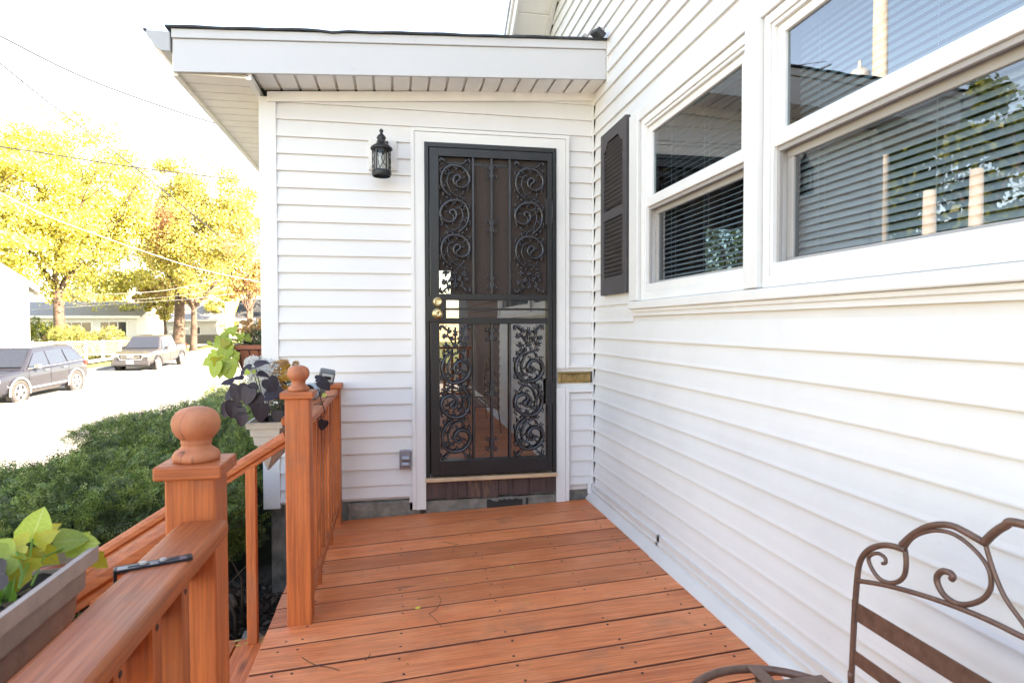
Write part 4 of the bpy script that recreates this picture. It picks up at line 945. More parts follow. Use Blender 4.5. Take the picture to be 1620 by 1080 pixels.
part('fallen_leaf', mb, M['dryleaf'], hedge, kind='stuff')
# bed litter
V, F = [], []
g = np.random.default_rng(21); n = 2600
x = g.uniform(-1.3, -.42, n); y = g.uniform(2.65, 4.3, n); z = -.52 + (x+.45)*.045 + g.uniform(0, .05, n)
sz = g.uniform(.008, .032, n); an = g.uniform(0, 6.28, n); til = g.uniform(-.6, .6, n)
a_ = np.stack([np.cos(an)*sz, np.sin(an)*sz, til*sz], 1); b_ = np.stack([-np.sin(an)*sz*.6, np.cos(an)*sz*.6, g.uniform(-.5, .5, n)*sz], 1); c_ = np.stack([x, y, z], 1)
V = np.stack([c_-a_, c_-b_, c_+a_, c_+b_], 1).reshape(-1, 3); F = np.arange(4*n).reshape(-1, 4)
o = part('bed_litter', arrmesh('bed_litter', V, F, leafmat('dead_leaves', [(.03, .02, .014), (.07, .05, .035), (.02, .015, .01), (.16, .12, .09), (.05, .035, .025)], .8, .1)), None, None, kind='stuff')
o['label'] = 'dry leaf litter and mulch beside the deck footing'; o['category'] = 'leaf litter'
def rock(c, s, seed):
    me = bpy.data.meshes.new('rock'); bm = bmesh.new(); bmesh.ops.create_icosphere(bm, subdivisions=2, radius=1)
    r_ = random.Random(seed)
    for v in bm.verts: k = 1 + r_.uniform(-.13, .13); v.co = Vector((v.co.x*s[0]*k+c[0], v.co.y*s[1]*k+c[1], v.co.z*s[2]*k+c[2]))
    bm.to_mesh(me); bm.free(); me.materials.append(M['concrete']); me.shade_smooth(); return me
for c, s, lb in (((-.62, 2.86, -.34), (.10, .12, .16), 'dark boulder beside the deck edge near the farther post'), ((-.86, 3.3, -.47), (.05, .06, .04), 'small angular stone lying in the mulch bed'), ((-.98, 3.75, -.42), (.09, .10, .05), 'pale flat stone under the vestibule corner post')):
    o = part('rock', rock(c, s, hash(lb) % 99 if False else int(s[0]*1000)), None, None); o['label'] = lb; o['category'] = 'stone'

# ================================================================== PLANTERS AND PLANTS
def heart(n=9, fold=.22, droop=.35, lobed=False):
    """leaf of length 1 with its stalk end at the origin, growing along +Y"""
    L_, Rr = [], []
    pr = [(0, 0), (.16, -.10), (.34, -.10), (.46, .03), (.50, .20), (.44, .40), (.37, .61), (.23, .81), (.0, 1.0)]
    if lobed: pr = [(0, 0), (.18, -.12), (.48, -.10), (.62, .12), (.38, .30), (.40, .52), (.22, .70), (.10, .86), (0, 1.0)]
    V = []; F = []
    mid = [(0, y) for _, y in pr]
    for i, (x, y) in enumerate(pr):
        zc = -droop*max(0, y)**2*.5
        V.append((0, max(0, y) if i else 0, zc)); V.append((x, y, zc + fold*x*.9 - .25*fold*x*x*4 + .02*math.sin(i*2.1))); V.append((-x, y, zc + fold*x*.9 - .25*fold*x*x*4 + .02*math.cos(i*1.7)))
    for i in range(len(pr)-1):
        a = 3*i; F.append((a, a+1, a+4, a+3)); F.append((a+3, a+5, a+2, a))
    me = bpy.data.meshes.new('leaf'); me.from_pydata(V, [], F); me.update(); me.shade_smooth(); return me
def leafM(mat, **k):
    me = heart(**k); me.materials.append(mat); return me
LV_ = {'lime': leafM(M['lime']), 'limel': leafM(M['lime'], lobed=True), 'yel': leafM(M['limeyellow'], lobed=True, fold=.5), 'pur': leafM(M['purple'], fold=.18, droop=.3), 'pur2': leafM(M['purple'], fold=.7, droop=.6)}
def leaf(parent, kind, pos, to, nrm, size, label=None):
    """stalk end at pos, tip pointing along 'to', upper face along 'nrm'"""
    y = Vector(to).normalized(); z = Vector(nrm); z = (z - y*z.dot(y)).normalized(); x = y.cross(z)
    Mx = Matrix(((x.x*size, y.x*size, z.x*size, pos[0]), (x.y*size, y.y*size, z.y*size, pos[1]), (x.z*size, y.z*size, z.z*size, pos[2]), (0, 0, 0, 1)))
    return place('leaf', LV_[kind], Mx, parent, label)
def boxpot(name, label, cx0, cx1, y0, y1, z0, z1, mat, tap=.035, rimh=.03, steps=True, wires=False, cat='planter'):
    t = thing(name, label, cat, ((cx0+cx1)/2, (y0+y1)/2, z0))
    def shell(a, b, zb, zt, it, ib, nm, thick=.006):
        # outer tapering wall with inner face
        mb = MB(); o0 = [(cx0+ib, y0+ib, zb), (cx1-ib, y0+ib, zb), (cx1-ib, y1-ib, zb), (cx0+ib, y1-ib, zb)]
        o1 = [(cx0+it, y0+it, zt), (cx1-it, y0+it, zt), (cx1-it, y1-it, zt), (cx0+it, y1-it, zt)]
        i1 = [(cx0+it+thick, y0+it+thick, zt), (cx1-it-thick, y0+it+thick, zt), (cx1-it-thick, y1-it-thick, zt), (cx0+it+thick, y1-it-thick, zt)]
        i0 = [(cx0+ib+thick, y0+ib+thick, zb+.004), (cx1-ib-thick, y0+ib+thick, zb+.004), (cx1-ib-thick, y1-ib-thick, zb+.004), (cx0+ib+thick, y1-ib-thick, zb+.004)]
        for k in range(4):
            l = (k+1) % 4; mb.quad(o0[k], o0[l], o1[l], o1[k]); mb.quad(o1[k], o1[l], i1[l], i1[k]); mb.quad(i1[k], i1[l], i0[l], i0[k])
        if nm == 'body': mb.quad(*o0)
        return part(nm, mb, mat, t, bevel=.002)
    h = z1-z0
    if steps:
        shell(0, 0, z1-rimh, z1, 0, .002, 'rim', .010)
        shell(0, 0, z1-rimh-.035, z1-rimh, .014, .017, 'upper_band', .004)
        shell(0, 0, z1-rimh-.075, z1-rimh-.035, .024, .030, 'upper_band', .004)
        shell(0, 0, z0, z1-rimh-.075, .037, tap+.037, 'body')
    else:
        shell(0, 0, z1-rimh, z1, 0, .003, 'rim', .012); shell(0, 0, z0, z1-rimh, .012, tap+.012, 'body')
    mb = MB(); nn = 14; g = random.Random(4); G_ = [[(cx0+.016+(cx1-cx0-.032)*i/5, y0+.016+(y1-y0-.032)*j/nn, z1-.030+g.uniform(-.008, .008)) for i in range(6)] for j in range(nn+1)]
    for j in range(nn):
        for i in range(5): mb.quad(G_[j][i], G_[j][i+1], G_[j+1][i+1], G_[j+1][i])
    part('soil', mb, M['potsoil'], t, smooth=True)
    if wires:
        for yy in np.linspace(y0+.05, y1-.05, 4): part('wire_holder', MB().tube([(cx0+.008, yy, z1-rimh-.002), (cx0+tap*.5, yy, (z0+z1)/2), (cx0+tap+.006, yy, z0-.004)], .003, 5), M['blackmetal'], t)
        for xx in np.linspace(cx0+.05, cx1-.02, 4): part('wire_holder', MB().tube([(xx, y0+.006, z1-rimh-.006), (xx+.006, y0+tap*.5+.003, (z0+z1)/2), (xx+.012, y0+tap+.006, z0-.004)], .003, 5), M['blackmetal'], t)
        part('wire_holder', MB().tube([(cx0-.002, y0-.002, z1-rimh-.006), (cx1, y0-.002, z1-rimh-.006)], .0028, 5), M['blackmetal'], t)
    return t
rs = random.Random(12)
# near weathered box planter outside the near rail
np_ = boxpot('box_planter', 'weathered mauve-grey box planter hanging outside the near rail at lower left', -.605, -.437, .20, 1.052, .640, .822, M['mauve'], .03, .022)
np_.rotation_euler = (0, R(-4.5), 0)
# lime vine in it
nv = thing('lime_vine', 'lime green sweet potato vine with yellowing leaves in the near planter', 'vine', (-.60, 1.05, .75))
def P_(px, py, Y): v = onY(px, py, Y); return v
def V3(*a): return Vector(a)
for (px, py, Y, tx, ty, tz, nx_, ny_, nz_, s_, kd) in (
    (50, 856, 1.16, .25, .1, 1, .1, -1, .25, .058, 'lime'), (40, 862, 1.12, -1, -.3, -.15, 0, -.5, 1, .05, 'yel'), (60, 868, 1.15, .7, -.2, -.5, -.2, -1, .5, .045, 'yel'),
    (85, 858, 1.17, 1, .1, .1, -.1, -.7, .8, .052, 'lime'), (110, 862, 1.18, .9, 0, .05, -.2, -.9, .5, .046, 'lime'), (122, 868, 1.2, .25, 0, .4, 0, -1, .1, .035, 'lime'),
    (25, 872, 1.1, -.7, -.3, -.6, .2, -.8, .7, .07, 'lime'), (15, 880, 1.05, -.6, -.4, -.3, .2, -.7, .8, .065, 'lime'), (38, 886, 1.08, -.15, -.3, -1, 0, -1, .2, .05, 'yel'),
    (62, 858, 1.14, .8, .1, .55, .1, -.8, .6, .034, 'yel'), (150, 882, 1.22, .4, 0, -.4, 0, -1, .3, .03, 'yel'), (8, 905, 1.02, -1, .1, -.4, 0, -1, .5, .05, 'pur'), (45, 868, 1.13, -.2, -.4, -.8, .3, -1, .2, .045, 'yel'), (60, 850, 1.2, .4, .3, .3, .2, -.6, .8, .04, 'yel')):
    leaf(nv, kd, P_(px, py, Y*.885), (tx, ty, tz), (nx_, ny_, nz_), s_*.86)
mb = MB()
for (a, b, c) in (((30, 930, 1.02), (45, 890, 1.08), (52, 852, 1.15)), ((30, 930, 1.02), (35, 905, 1.05), (26, 872, 1.1)), ((50, 925, 1.05), (70, 880, 1.12), (112, 862, 1.18))): mb.tube([P_(q[0], q[1], q[2]*.885) for q in (a, b, c)], .0016, 5)
part('stem', mb, M['sprout'], nv)
mb = MB()
for i in range(70):
    x, y = rs.uniform(-.555, -.495), rs.uniform(.62, .95); h = rs.uniform(.015, .05); dx, dy = rs.uniform(-.025, .015), rs.uniform(-.02, .02); w_ = .0035
    mb.poly([(x-w_, y, .790), (x-w_*1.4+dx*.5, y+dy*.5, .79+h*.6), (x+dx, y+dy, .79+h), (x+w_*1.4+dx*.5, y+dy*.5, .79+h*.6), (x+w_, y, .79)])
o = part('sprouts', mb, M['sprout'], None, kind='stuff'); o['label'] = 'small green sprouts on the soil of the near planter'; o['category'] = 'sprouts'
mb = MB()
for i in range(60):
    x, y = rs.uniform(-.56, -.49), rs.uniform(.45, 1.0); s_ = rs.uniform(.007, .018); an = rs.uniform(0, 6); c, s2 = math.cos(an)*s_, math.sin(an)*s_; z = .795
    mb.poly([(x-c, y-s2, z), (x+s2*.6, y-c*.6, z+.009), (x+c, y+s2, z+.002), (x-s2*.6, y+c*.6, z+.01)])
o = part('litter', mb, leafmat('pot_leaves', [(.05, .035, .025), (.12, .09, .06), (.2, .15, .11), (.03, .02, .015)], .8, .1), None, kind='stuff'); o['label'] = 'dead leaves on the soil of the near planter'; o['category'] = 'leaf litter'
tp = thing('clay_pot', 'ribbed terracotta pot just behind the near box planter', 'pot', (-.86, 1.33, .5))
tpc = onY(52, 925, 1.35)
part('pot_body', MB().lathe([(.0, -.16), (.045, -.16), (.062, 0.0)], (tpc.x, 1.36, tpc.z+.015), 28, None, False), M['terra'], tp, smooth=True)
part('rim', MB().lathe([(.062, 0.0), (.069, .001), (.070, .030), (.062, .031), (.060, .005)], (tpc.x, 1.36, tpc.z+.0155), 28, None, False), M['terra'], tp, smooth=True)

# middle off-white planter outside the farther rail
boxpot('window_box', 'off-white stepped window box hanging outside the farther railing', -.625, -.475, 2.78, 3.70, .535, .755, M['offwhite'], .04, .026)
dv = thing('dark_vine', 'dark purple sweet potato vine spilling over the off-white window box', 'vine', (-.56, 2.85, .76))
for (px, py, Y, tx, tz, s_, kd, ny_) in (
    (392, 608, 2.70, .02, -1, .082, 'pur', -1), (378, 610, 2.74, -.15, -1, .075, 'pur', -1), (402, 625, 2.70, .25, -1, .078, 'pur', -1), (413, 640, 2.66, -.05, -1, .072, 'pur', -1), (424, 600, 2.70, .5, -.75, .070, 'pur', -1),
    (372, 636, 2.76, -.25, -1, .072, 'pur2', -.6), (364, 640, 2.8, -.55, -.9, .062, 'pur2', -.5), (381, 645, 2.74, -.1, -1, .066, 'pur2', -.7), (386, 655, 2.72, -.3, -1, .055, 'pur2', -.7), (372, 620, 2.78, -.7, -.55, .058, 'pur2', -.5),
    (438, 650, 2.68, .0, -1, .048, 'pur', -1), (398, 582, 2.78, -.95, -.45, .060, 'pur2', -.2), (404, 580, 2.75, .7, .35, .058, 'pur2', -.3), (432, 618, 2.70, .8, -.4, .060, 'pur', -1), (420, 628, 2.68, .9, .12, .060, 'pur2', -.4),
    (408, 592, 2.74, .9, -.1, .048, 'pur2', -.2), (444, 606, 2.9, .2, -1, .05, 'pur', -.8), (368, 606, 2.82, -.9, .1, .05, 'pur2', -.3), (384, 600, 2.78, -.6, .1, .05, 'pur2', -.2), (452, 640, 2.95, .4, -.8, .05, 'pur', -.7),
    (504, 640, 3.1, .35, -.9, .035, 'pur', -1), (513, 665, 3.05, -.35, -1, .050, 'pur2', -.7), (500, 600, 3.1, .5, .2, .04, 'pur2', -.6), (396, 615, 2.69, -.35, -1, .07, 'pur', -1), (506, 603, 3.05, .9, -.7, .062, 'pur2', -1), (500, 655, 3.0, .0, -1, .03, 'pur2', -1)):
    leaf(dv, kd, P_(px, py, Y), (tx, -.12, tz), (rs.uniform(-.3, .3), ny_, .45), s_)
for (px, py, Y, tx, tz, s_) in ((392, 592, 2.73, -.2, 1, .024), (400, 590, 2.73, .5, .8, .02), (510, 625, 3.05, 1, .1, .02)): leaf(dv, 'lime', P_(px, py, Y), (tx, -.1, tz), (0, -1, .3), s_, 'small pale green young leaf')
mb = MB()
rt = V3(-.55, 2.86, .745)
for (px, py, Y) in ((392, 608, 2.70), (378, 610, 2.74), (402, 625, 2.7), (413, 640, 2.66), (424, 600, 2.7), (372, 636, 2.76), (438, 650, 2.68), (398, 582, 2.78), (404, 580, 2.75), (386, 655, 2.72), (432, 618, 2.7)):
    p = P_(px, py, Y); mb.tube([rt, (rt+p)/2+V3(0, -.03, .04), p], .0018, 5)
p0 = onY(497, 625, 3.0)
for q in (((497, 625, 3.0), (503, 615, 3.05), (515, 655, 3.05)), ((497, 640, 3.1), (506, 636, 3.08), (513, 635, 3.05)), ((495, 660, 3.1), (505, 660, 3.05), (512, 659, 3.05)), ((515, 628, 3.1), (522, 627, 3.1), (529, 626, 3.12))): mb.tube([P_(*a) for a in q], .0022, 5)
part('stem', mb, M['purple'], dv, smooth=True)
def cluster(c, r, n, size, seed, k=5):
    """loose cloud of small petal-like faces"""
    g = np.random.default_rng(seed); D = g.normal(0, 1, (n, 3)); D /= np.linalg.norm(D, axis=1)[:, None]
    C = np.array(c) + D*np.array(r)*g.uniform(.35, 1, (n, 1))**.5; a = g.normal(0, 1, (n, 3)); a /= np.linalg.norm(a, axis=1)[:, None]; b = np.cross(a, g.normal(0, 1, (n, 3))); b /= np.linalg.norm(b, axis=1)[:, None]
    s_ = size*g.uniform(.6, 1.3, (n, 1)); return np.stack([C-a*s_, C-b*s_*.35, C+a*s_, C+b*s_*.35], 1).reshape(-1, 3)
def join(Vs): V = np.concatenate(Vs); return V, np.arange(len(V)).reshape(-1, 4)
dm = thing('dusty_miller', 'lacy silver-white dusty miller among the dark vine leaves', 'plant', (-.53, 2.95, .76))
Vs = []
for i, (px, py, Y, r_) in enumerate(((404, 600, 2.86, .05), (410, 618, 2.84, .055), (416, 600, 2.9, .05), (402, 585, 2.9, .04), (424, 585, 2.95, .045), (412, 578, 2.95, .035), (400, 575, 2.92, .03), (426, 612, 2.85, .04), (418, 632, 2.82, .03))):
    c = P_(px, py, Y); Vs.append(cluster(c, (r_*1.25, r_, r_*1.25), 330, .0075, 30+i))
part('foliage', arrmesh('foliage', *join(Vs), M['silver']), None, dm, kind='stuff')
def mum(name, label, heads, green, stemroot, fade=.35, cat='flowers'):
    t = thing(name, label, cat, stemroot); g = np.random.default_rng(5); rr = random.Random(8)
    for kind in ('mum', 'mumbrown'):
        base = None
    me = {}
    for kind in ('mum', 'mumbrown'):
        mb = MB(); r2 = random.Random(3)
        for ring_, (nn, rad, zz) in enumerate(((13, 1.0, .15), (10, .75, .4), (7, .45, .6))):
            for q in range(nn):
                an = 2*math.pi*q/nn + ring_*.3 + r2.uniform(-.1, .1); c, s_ = math.cos(an), math.sin(an); w_ = .17
                mb.quad((c*.12-s_*w_*.4, s_*.12+c*w_*.4, zz*.4), (c*rad*.6-s_*w_, s_*rad*.6+c*w_, zz*.7), (c*rad, s_*rad, zz+r2.uniform(-.15, .1)), (c*rad*.6+s_*w_, s_*rad*.6-c*w_, zz*.7))
        me[kind] = mb.mesh('flower_head'); me[kind].materials.append(M[kind])
    for (p, s_) in heads:
        d = Vector((rr.uniform(-.6, .6), -.7+rr.uniform(-.5, .5), .9)); q = d.to_track_quat('Z', 'Y').to_matrix().to_4x4()
        place('flower_head', me['mumbrown' if rr.random() < fade else 'mum'], Matrix.Translation(p) @ q @ Matrix.Scale(s_, 4), t)
    part('foliage', arrmesh('foliage', *join([cluster(c, r_, n, .012, 60+i) for i, (c, r_, n) in enumerate(green)]), M['mumleaf']), None, t, kind='stuff')
    return t
hd = []
rs2 = random.Random(77)
for (px, py, Y) in ((434, 582, 3.0), (441, 577, 3.05), (450, 574, 3.1), (446, 583, 3.0), (456, 580, 3.1), (468, 576, 3.2), (430, 588, 3.0), (438, 590, 2.98), (449, 590, 2.95), (452, 598, 2.9), (444, 600, 2.92), (436, 602, 2.92), (447, 610, 2.9), (440, 607, 2.92), (452, 614, 2.9), (430, 598, 2.95), (440, 629, 2.84), (446, 574, 3.2), (436, 578, 3.15), (459, 588, 3.0)):
    hd.append((P_(px, py, Y), rs2.uniform(.019, .028)))
for _ in range(22): hd.append((P_(rs2.uniform(428, 474), rs2.uniform(573, 612), rs2.uniform(2.92, 3.2)), rs2.uniform(.016, .026)))
mum('chrysanthemum', 'orange chrysanthemums behind the farther ball finial in the window box', hd, [((-.55, 3.05, .83), (.06, .16, .07), 700), ((-.55, 3.2, .87), (.06, .15, .06), 400)], (-.55, 3.1, .75))

# terracotta planter on the side wall beyond the corner
boxpot('terracotta_planter', 'terracotta box planter in wire holder beyond the vestibule corner post', -1.085, -.83, 4.45, 5.25, .83, 1.04, M['terra'], .055, .028, steps=False, wires=True)
hd = []
for (px, py, Y) in ((376, 518, 4.6), (384, 510, 4.6), (390, 512, 4.65), (395, 508, 4.7), (399, 517, 4.6), (404, 522, 4.6), (408, 506, 4.8), (412, 510, 4.7), (414, 505, 4.9), (388, 520, 4.6), (380, 524, 4.55), (410, 518, 4.6), (392, 524, 4.55)):
    hd.append((P_(px, py, Y), rs2.uniform(.024, .036)))
mum('chrysanthemum', 'fading orange-brown chrysanthemums in the terracotta planter beyond the corner', hd, [((-.96, 4.62, 1.09), (.11, .12, .06), 900), ((-.95, 4.85, 1.13), (.11, .2, .08), 900), ((-.93, 4.55, 1.05), (.12, .05, .03), 400)], (-.95, 4.8, 1.04), .7)
lv = thing('lime_vine', 'bright lime green vine trailing left from the terracotta planter', 'vine', (-1.05, 4.5, 1.03))
for (px, py, Y, tx, tz, s_, kd) in ((362, 545, 4.45, -.4, -1, .10, 'lime'), (357, 553, 4.42, -.15, -1, .11, 'lime'), (346, 560, 4.42, -.6, -.8, .10, 'limel'), (343, 572, 4.4, -.2, -1, .12, 'lime'), (361, 570, 4.4, .15, -1, .14, 'lime'), (338, 568, 4.45, -.9, -.4, .09, 'limel'),
        (352, 575, 4.4, -.3, -1, .11, 'limel'), (372, 524, 4.5, -.8, .2, .08, 'limel'), (354, 532, 4.5, -.1, -.9, .07, 'lime'), (350, 545, 4.48, -.8, -.1, .07, 'limel'), (366, 540, 4.46, -.6, -.2, .07, 'lime'), (380, 528, 4.5, -.1, -1, .07, 'limel'), (368, 555, 4.43, .1, -.8, .06, 'lime'),
        (372, 560, 4.42, .3, -.7, .06, 'limel'), (348, 535, 4.5, -.5, -.6, .06, 'limel'), (333, 545, 4.5, -.6, .8, .035, 'lime'), (362, 530, 4.5, -.6, .1, .06, 'lime'), (370, 574, 4.42, .6, -.4, .05, 'limel'), (340, 580, 4.42, -.3, -1, .08, 'limel'), (388, 532, 4.5, .5, -.4, .06, 'limel'), (358, 540, 4.45, -.3, -.9, .08, 'yel'), (345, 566, 4.41, .1, -1, .09, 'yel')):
    leaf(lv, kd, P_(px, py, Y), (tx+rs.uniform(-.15, .15), -.1, tz), (rs.uniform(-.5, .5), -1, .5), s_*.95)
mb = MB(); rt = V3(-1.03, 4.5, 1.03)
for (px, py, Y) in ((362, 545, 4.45), (346, 560, 4.42), (338, 568, 4.45), (361, 570, 4.4), (354, 532, 4.5), (372, 524, 4.5)):
    p = P_(px, py, Y); mb.tube([rt, (rt+p)/2+V3(0, -.02, .05), p], .0024, 5)
part('stem', mb, M['sprout'], lv)

# device lying on the farther rail
dc = onY(512, 612, 3.32); 
dvc = thing('spotlight', 'grey plastic device with pale blue ring end lying on the farther cap rail', 'spotlight', (dc.x, 3.35, .788))
ax = Vector((-.45, -.86, -.05)).normalized(); q = ax.to_track_quat('Z', 'Y').to_matrix(); c = V3(-.405, 3.36, .833)
part('barrel', MB().lathe([(.0, -.045), (.030, -.045), (.038, -.02), (.040, .0), (.036, .030)], c, 28, q, False), M['devgrey'], dvc, smooth=True)
part('ring', MB().lathe([(.036, .030), (.0435, .032), (.0435, .062), (.037, .064), (.037, .034)], c, 28, q, False), M['devblue'], dvc, smooth=True)
part('lens', MB().lathe([(.037, .040), (.02, .034), (.0, .032)], c, 28, q, False), M['black'], dvc, smooth=True)
hm = Euler((R(18), R(12), R(8))).to_matrix(); hc = V3(-.362, 3.46, .895)
part('head', MB().cbox(hc, (.082, .060, .074), hm), M['devgrey'], dvc, bevel=.010, seg=3)
part('face_plate', MB().cbox(hc + hm @ V3(.004, -.0315, .006), (.058, .003, .042), hm), M['devpale'], dvc, bevel=.003)
part('display', MB().cbox(hc + hm @ V3(.004, -.034, .006), (.036, .003, .018), hm), M['black'], dvc, bevel=.002)
part('neck', MB().tube([c+V3(.02, .03, 0), hc-V3(0, 0, .03)], .014, 10), M['devgrey'], dvc, smooth=True)

# ================================================================== BENCH AND STAND
BX = 1.10
def bp(cx_, cy_): return onX(1300+cx_/3.856, 800+cy_/3.856, BX)
bench = thing('garden_bench', 'bronze metal garden bench with scrolled arched back against the white siding', 'bench', (BX-.12, .7, 0))
YC = bp(1234, 100).y - .10
def mir(pts): return [Vector((p.x, 2*YC-p.y, p.z)) for p in pts]
def spl(pts, n=6):
    out = []; P4 = [pts[0]] + list(pts) + [pts[-1]]
    for i in range(1, len(P4)-2):
        for k in range(n):
            t_ = k/n; a, b, c, d = P4[i-1], P4[i], P4[i+1], P4[i+2]
            out.append(.5*((2*b) + (c-a)*t_ + (2*a-5*b+4*c-d)*t_*t_ + (3*b-a-3*c+d)*t_**3))
    out.append(Vector(pts[-1])); return out
rT = .0070
far_leg = [bp(180, 1080), bp(198, 700), bp(215, 460), bp(228, 360), bp(255, 300), bp(300, 260), bp(365, 240), bp(430, 243), bp(510, 268)]
lp = far_leg[0]; 
arch1 = [bp(487, 235), bp(560, 170), bp(640, 128), bp(720, 113), bp(800, 122), bp(880, 160), bp(1000, 228)]
inner1 = [bp(500, 268), bp(545, 205), bp(600, 170), bp(690, 150), bp(780, 162), bp(860, 205), bp(940, 275), bp(1000, 350), bp(1030, 420), bp(1030, 500), bp(985, 565), bp(900, 598), bp(820, 592), bp(750, 545), bp(710, 480), bp(705, 430), bp(735, 398), bp(780, 405), bp(800, 430), bp(790, 448)]
small1 = [bp(510, 275), bp(515, 350), bp(505, 420), bp(470, 458), bp(410, 468), bp(350, 440), bp(305, 380), bp(285, 320), bp(310, 293), bp(350, 290), bp(385, 315), bp(390, 345), bp(370, 350)]
cross = [bp(222, 455), bp(400, 485), bp(620, 545), bp(850, 625), bp(1050, 710), bp(1234, 800)]
zc = cross[-1]; cross.append(Vector((BX, YC, zc.z+.006)))
arch2 = [bp(990, 225), bp(1050, 165), bp(1120, 120), bp(1190, 102)] 
arch2.append(Vector((BX, YC, arch2[-1].z+.004)))
fall = [bp(1000, 240), bp(1050, 400), bp(1120, 560), bp(1234, 720)]; fall.append(Vector((BX, (fall[-1].y+YC)/2+.03, fall[-1].z-.02)))
leg_ext = [Vector((BX+.03, lp.y+.01, 0.0+dz(BX))), Vector((BX, lp.y, .30))]
for mset in (lambda p: p, mir):
    part('back_leg', MB().tube(spl(mset([leg_ext[0], leg_ext[1]] + far_leg)), rT, 10), M['bronze'], bench, smooth=True)
    part('back_arch', MB().tube(spl(mset(arch1)), rT*1.0, 10), M['bronze'], bench, smooth=True)
    part('back_arch', MB().tube(spl(mset(arch2)), rT*1.15, 10), M['bronze'], bench, smooth=True)
    part('large_scroll', MB().tube(spl(mset(inner1)), [.0042 + .0024*min(1, max(0, (i-40)/50)) for i in range(len(spl(inner1)))], 9), M['bronze'], bench, smooth=True)
    part('small_scroll', MB().tube(spl(mset(small1)), [.0058 - .0018*(i/len(spl(small1))) for i in range(len(spl(small1)))], 9), M['bronze'], bench, smooth=True)
    part('cross_rail', MB().tube(spl(mset(cross)), rT*.82, 9), M['bronze'], bench, smooth=True)
    part('curved_brace', MB().tube(spl(mset(fall)), rT*.62, 8), M['bronze'], bench, smooth=True)
ye = 2*YC - lp.y
zA, zB = bp(225, 650).z, bp(215, 930).z
for zz, hh in ((zA, .046), (zB, .034), (zB-.10, .034)):
    part('back_strap', MB().box(BX-.0015, BX+.0015, ye, lp.y, zz-hh/2, zz+hh/2), M['bronze'], bench)
for mset in (lambda p: p, mir):
    sl_ = mset([V3(BX, lp.y-.01, .27), V3(BX-.10, lp.y-.03, .285), V3(BX-.24, lp.y-.08, .28)]); part('seat_frame', MB().tube(spl(sl_), rT, 9), M['bronze'], bench, smooth=True)
    fl = mset([V3(BX-.24, lp.y-.08, .28), V3(BX-.255, lp.y-.08, .15), V3(BX-.26, lp.y-.08, dz(BX-.26))]); part('front_leg', MB().tube(spl(fl), rT, 9), M['bronze'], bench, smooth=True)
for q in range(4): part('seat_strap', MB().box(BX-.05-.058*q-.038, BX-.05-.058*q, ye+.09, lp.y-.09, .282, .285), M['bronze'], bench)
# little round stand in front of it
stc = V3(.690, .985, .45)
st_ = thing('plant_stand', 'round bronze metal stand with crossing straps at the bottom edge', 'stand', (stc.x, stc.y, 0))
rr = .178
ringp = [(stc.x+rr*math.cos(R(a)), stc.y+rr*math.sin(R(a)), stc.z) for a in range(0, 360, 8)]
part('rim', MB().tube(ringp, .0085, 9, closed=True), M['bronze'], st_, smooth=True)
part('strap', MB().box(stc.x+.022, stc.x+.050, stc.y-.165, stc.y+.170, stc.z+.006, stc.z+.009), M['bronze'], st_)
part('strap', MB().box(stc.x-.15, stc.x+.15, stc.y+.082, stc.y+.108, stc.z+.0095, stc.z+.0125), M['bronze'], st_)
part('strap', MB().box(stc.x-.17, stc.x+.17, stc.y-.03, stc.y-.002, stc.z+.0095, stc.z+.0125), M['bronze'], st_)
for a in (75, 165, 255, 345):
    c_, s_ = math.cos(R(a)), math.sin(R(a)); part('leg', MB().tube([(stc.x+rr*.95*c_, stc.y+rr*.95*s_, stc.z-.004), (stc.x+rr*.5*c_, stc.y+rr*.5*s_, .25), (stc.x+rr*.9*c_, stc.y+rr*.9*s_, dz(stc.x)+.004)], .0068, 8), M['bronze'], st_, smooth=True)

# ================================================================== LITTER ON THE DECK
def dpt(px, py):
    v = ray(px, py); x = .4
    for _ in range(6): t_ = (dz(x)+.002-CH)/v[2]; x = v[0]*t_
    return Vector((v[0]*t_, v[1]*t_, dz(x)+.0022))
mb = MB(); rs = random.Random(31)
pts = [(443, 814), (742, 816), (733, 819), (716, 818), (827, 812), (858, 811), (822, 814), (886, 822), (726, 848), (809, 897), (661, 960), (840, 1051), (724, 942), (1010, 943), (1075, 963), (984, 1004), (1063, 933), (1118, 977), (1060, 1001), (640, 980), (675, 1075), (1070, 1050), (878, 946), (545, 980), (865, 780), (812, 842), (905, 868), (1022, 941)]
for (px, py) in pts + [(rs.uniform(560, 1000), rs.uniform(815, 1070)) for _ in range(40)]:
    c = dpt(px, py); s_ = rs.uniform(.003, .010); an = rs.uniform(0, 6.3); c2, s2 = math.cos(an)*s_, math.sin(an)*s_
    mb.poly([c+V3(-c2, -s2, 0), c+V3(s2*.5, -c2*.5, .002), c+V3(c2, s2, .003), c+V3(-s2*.5, c2*.5, .004)])
o = part('leaf_bits', mb, M['dryleaf'], None, kind='stuff'); o['label'] = 'scattered dry leaf bits and seeds on the deck boards'; o['category'] = 'leaf litter'
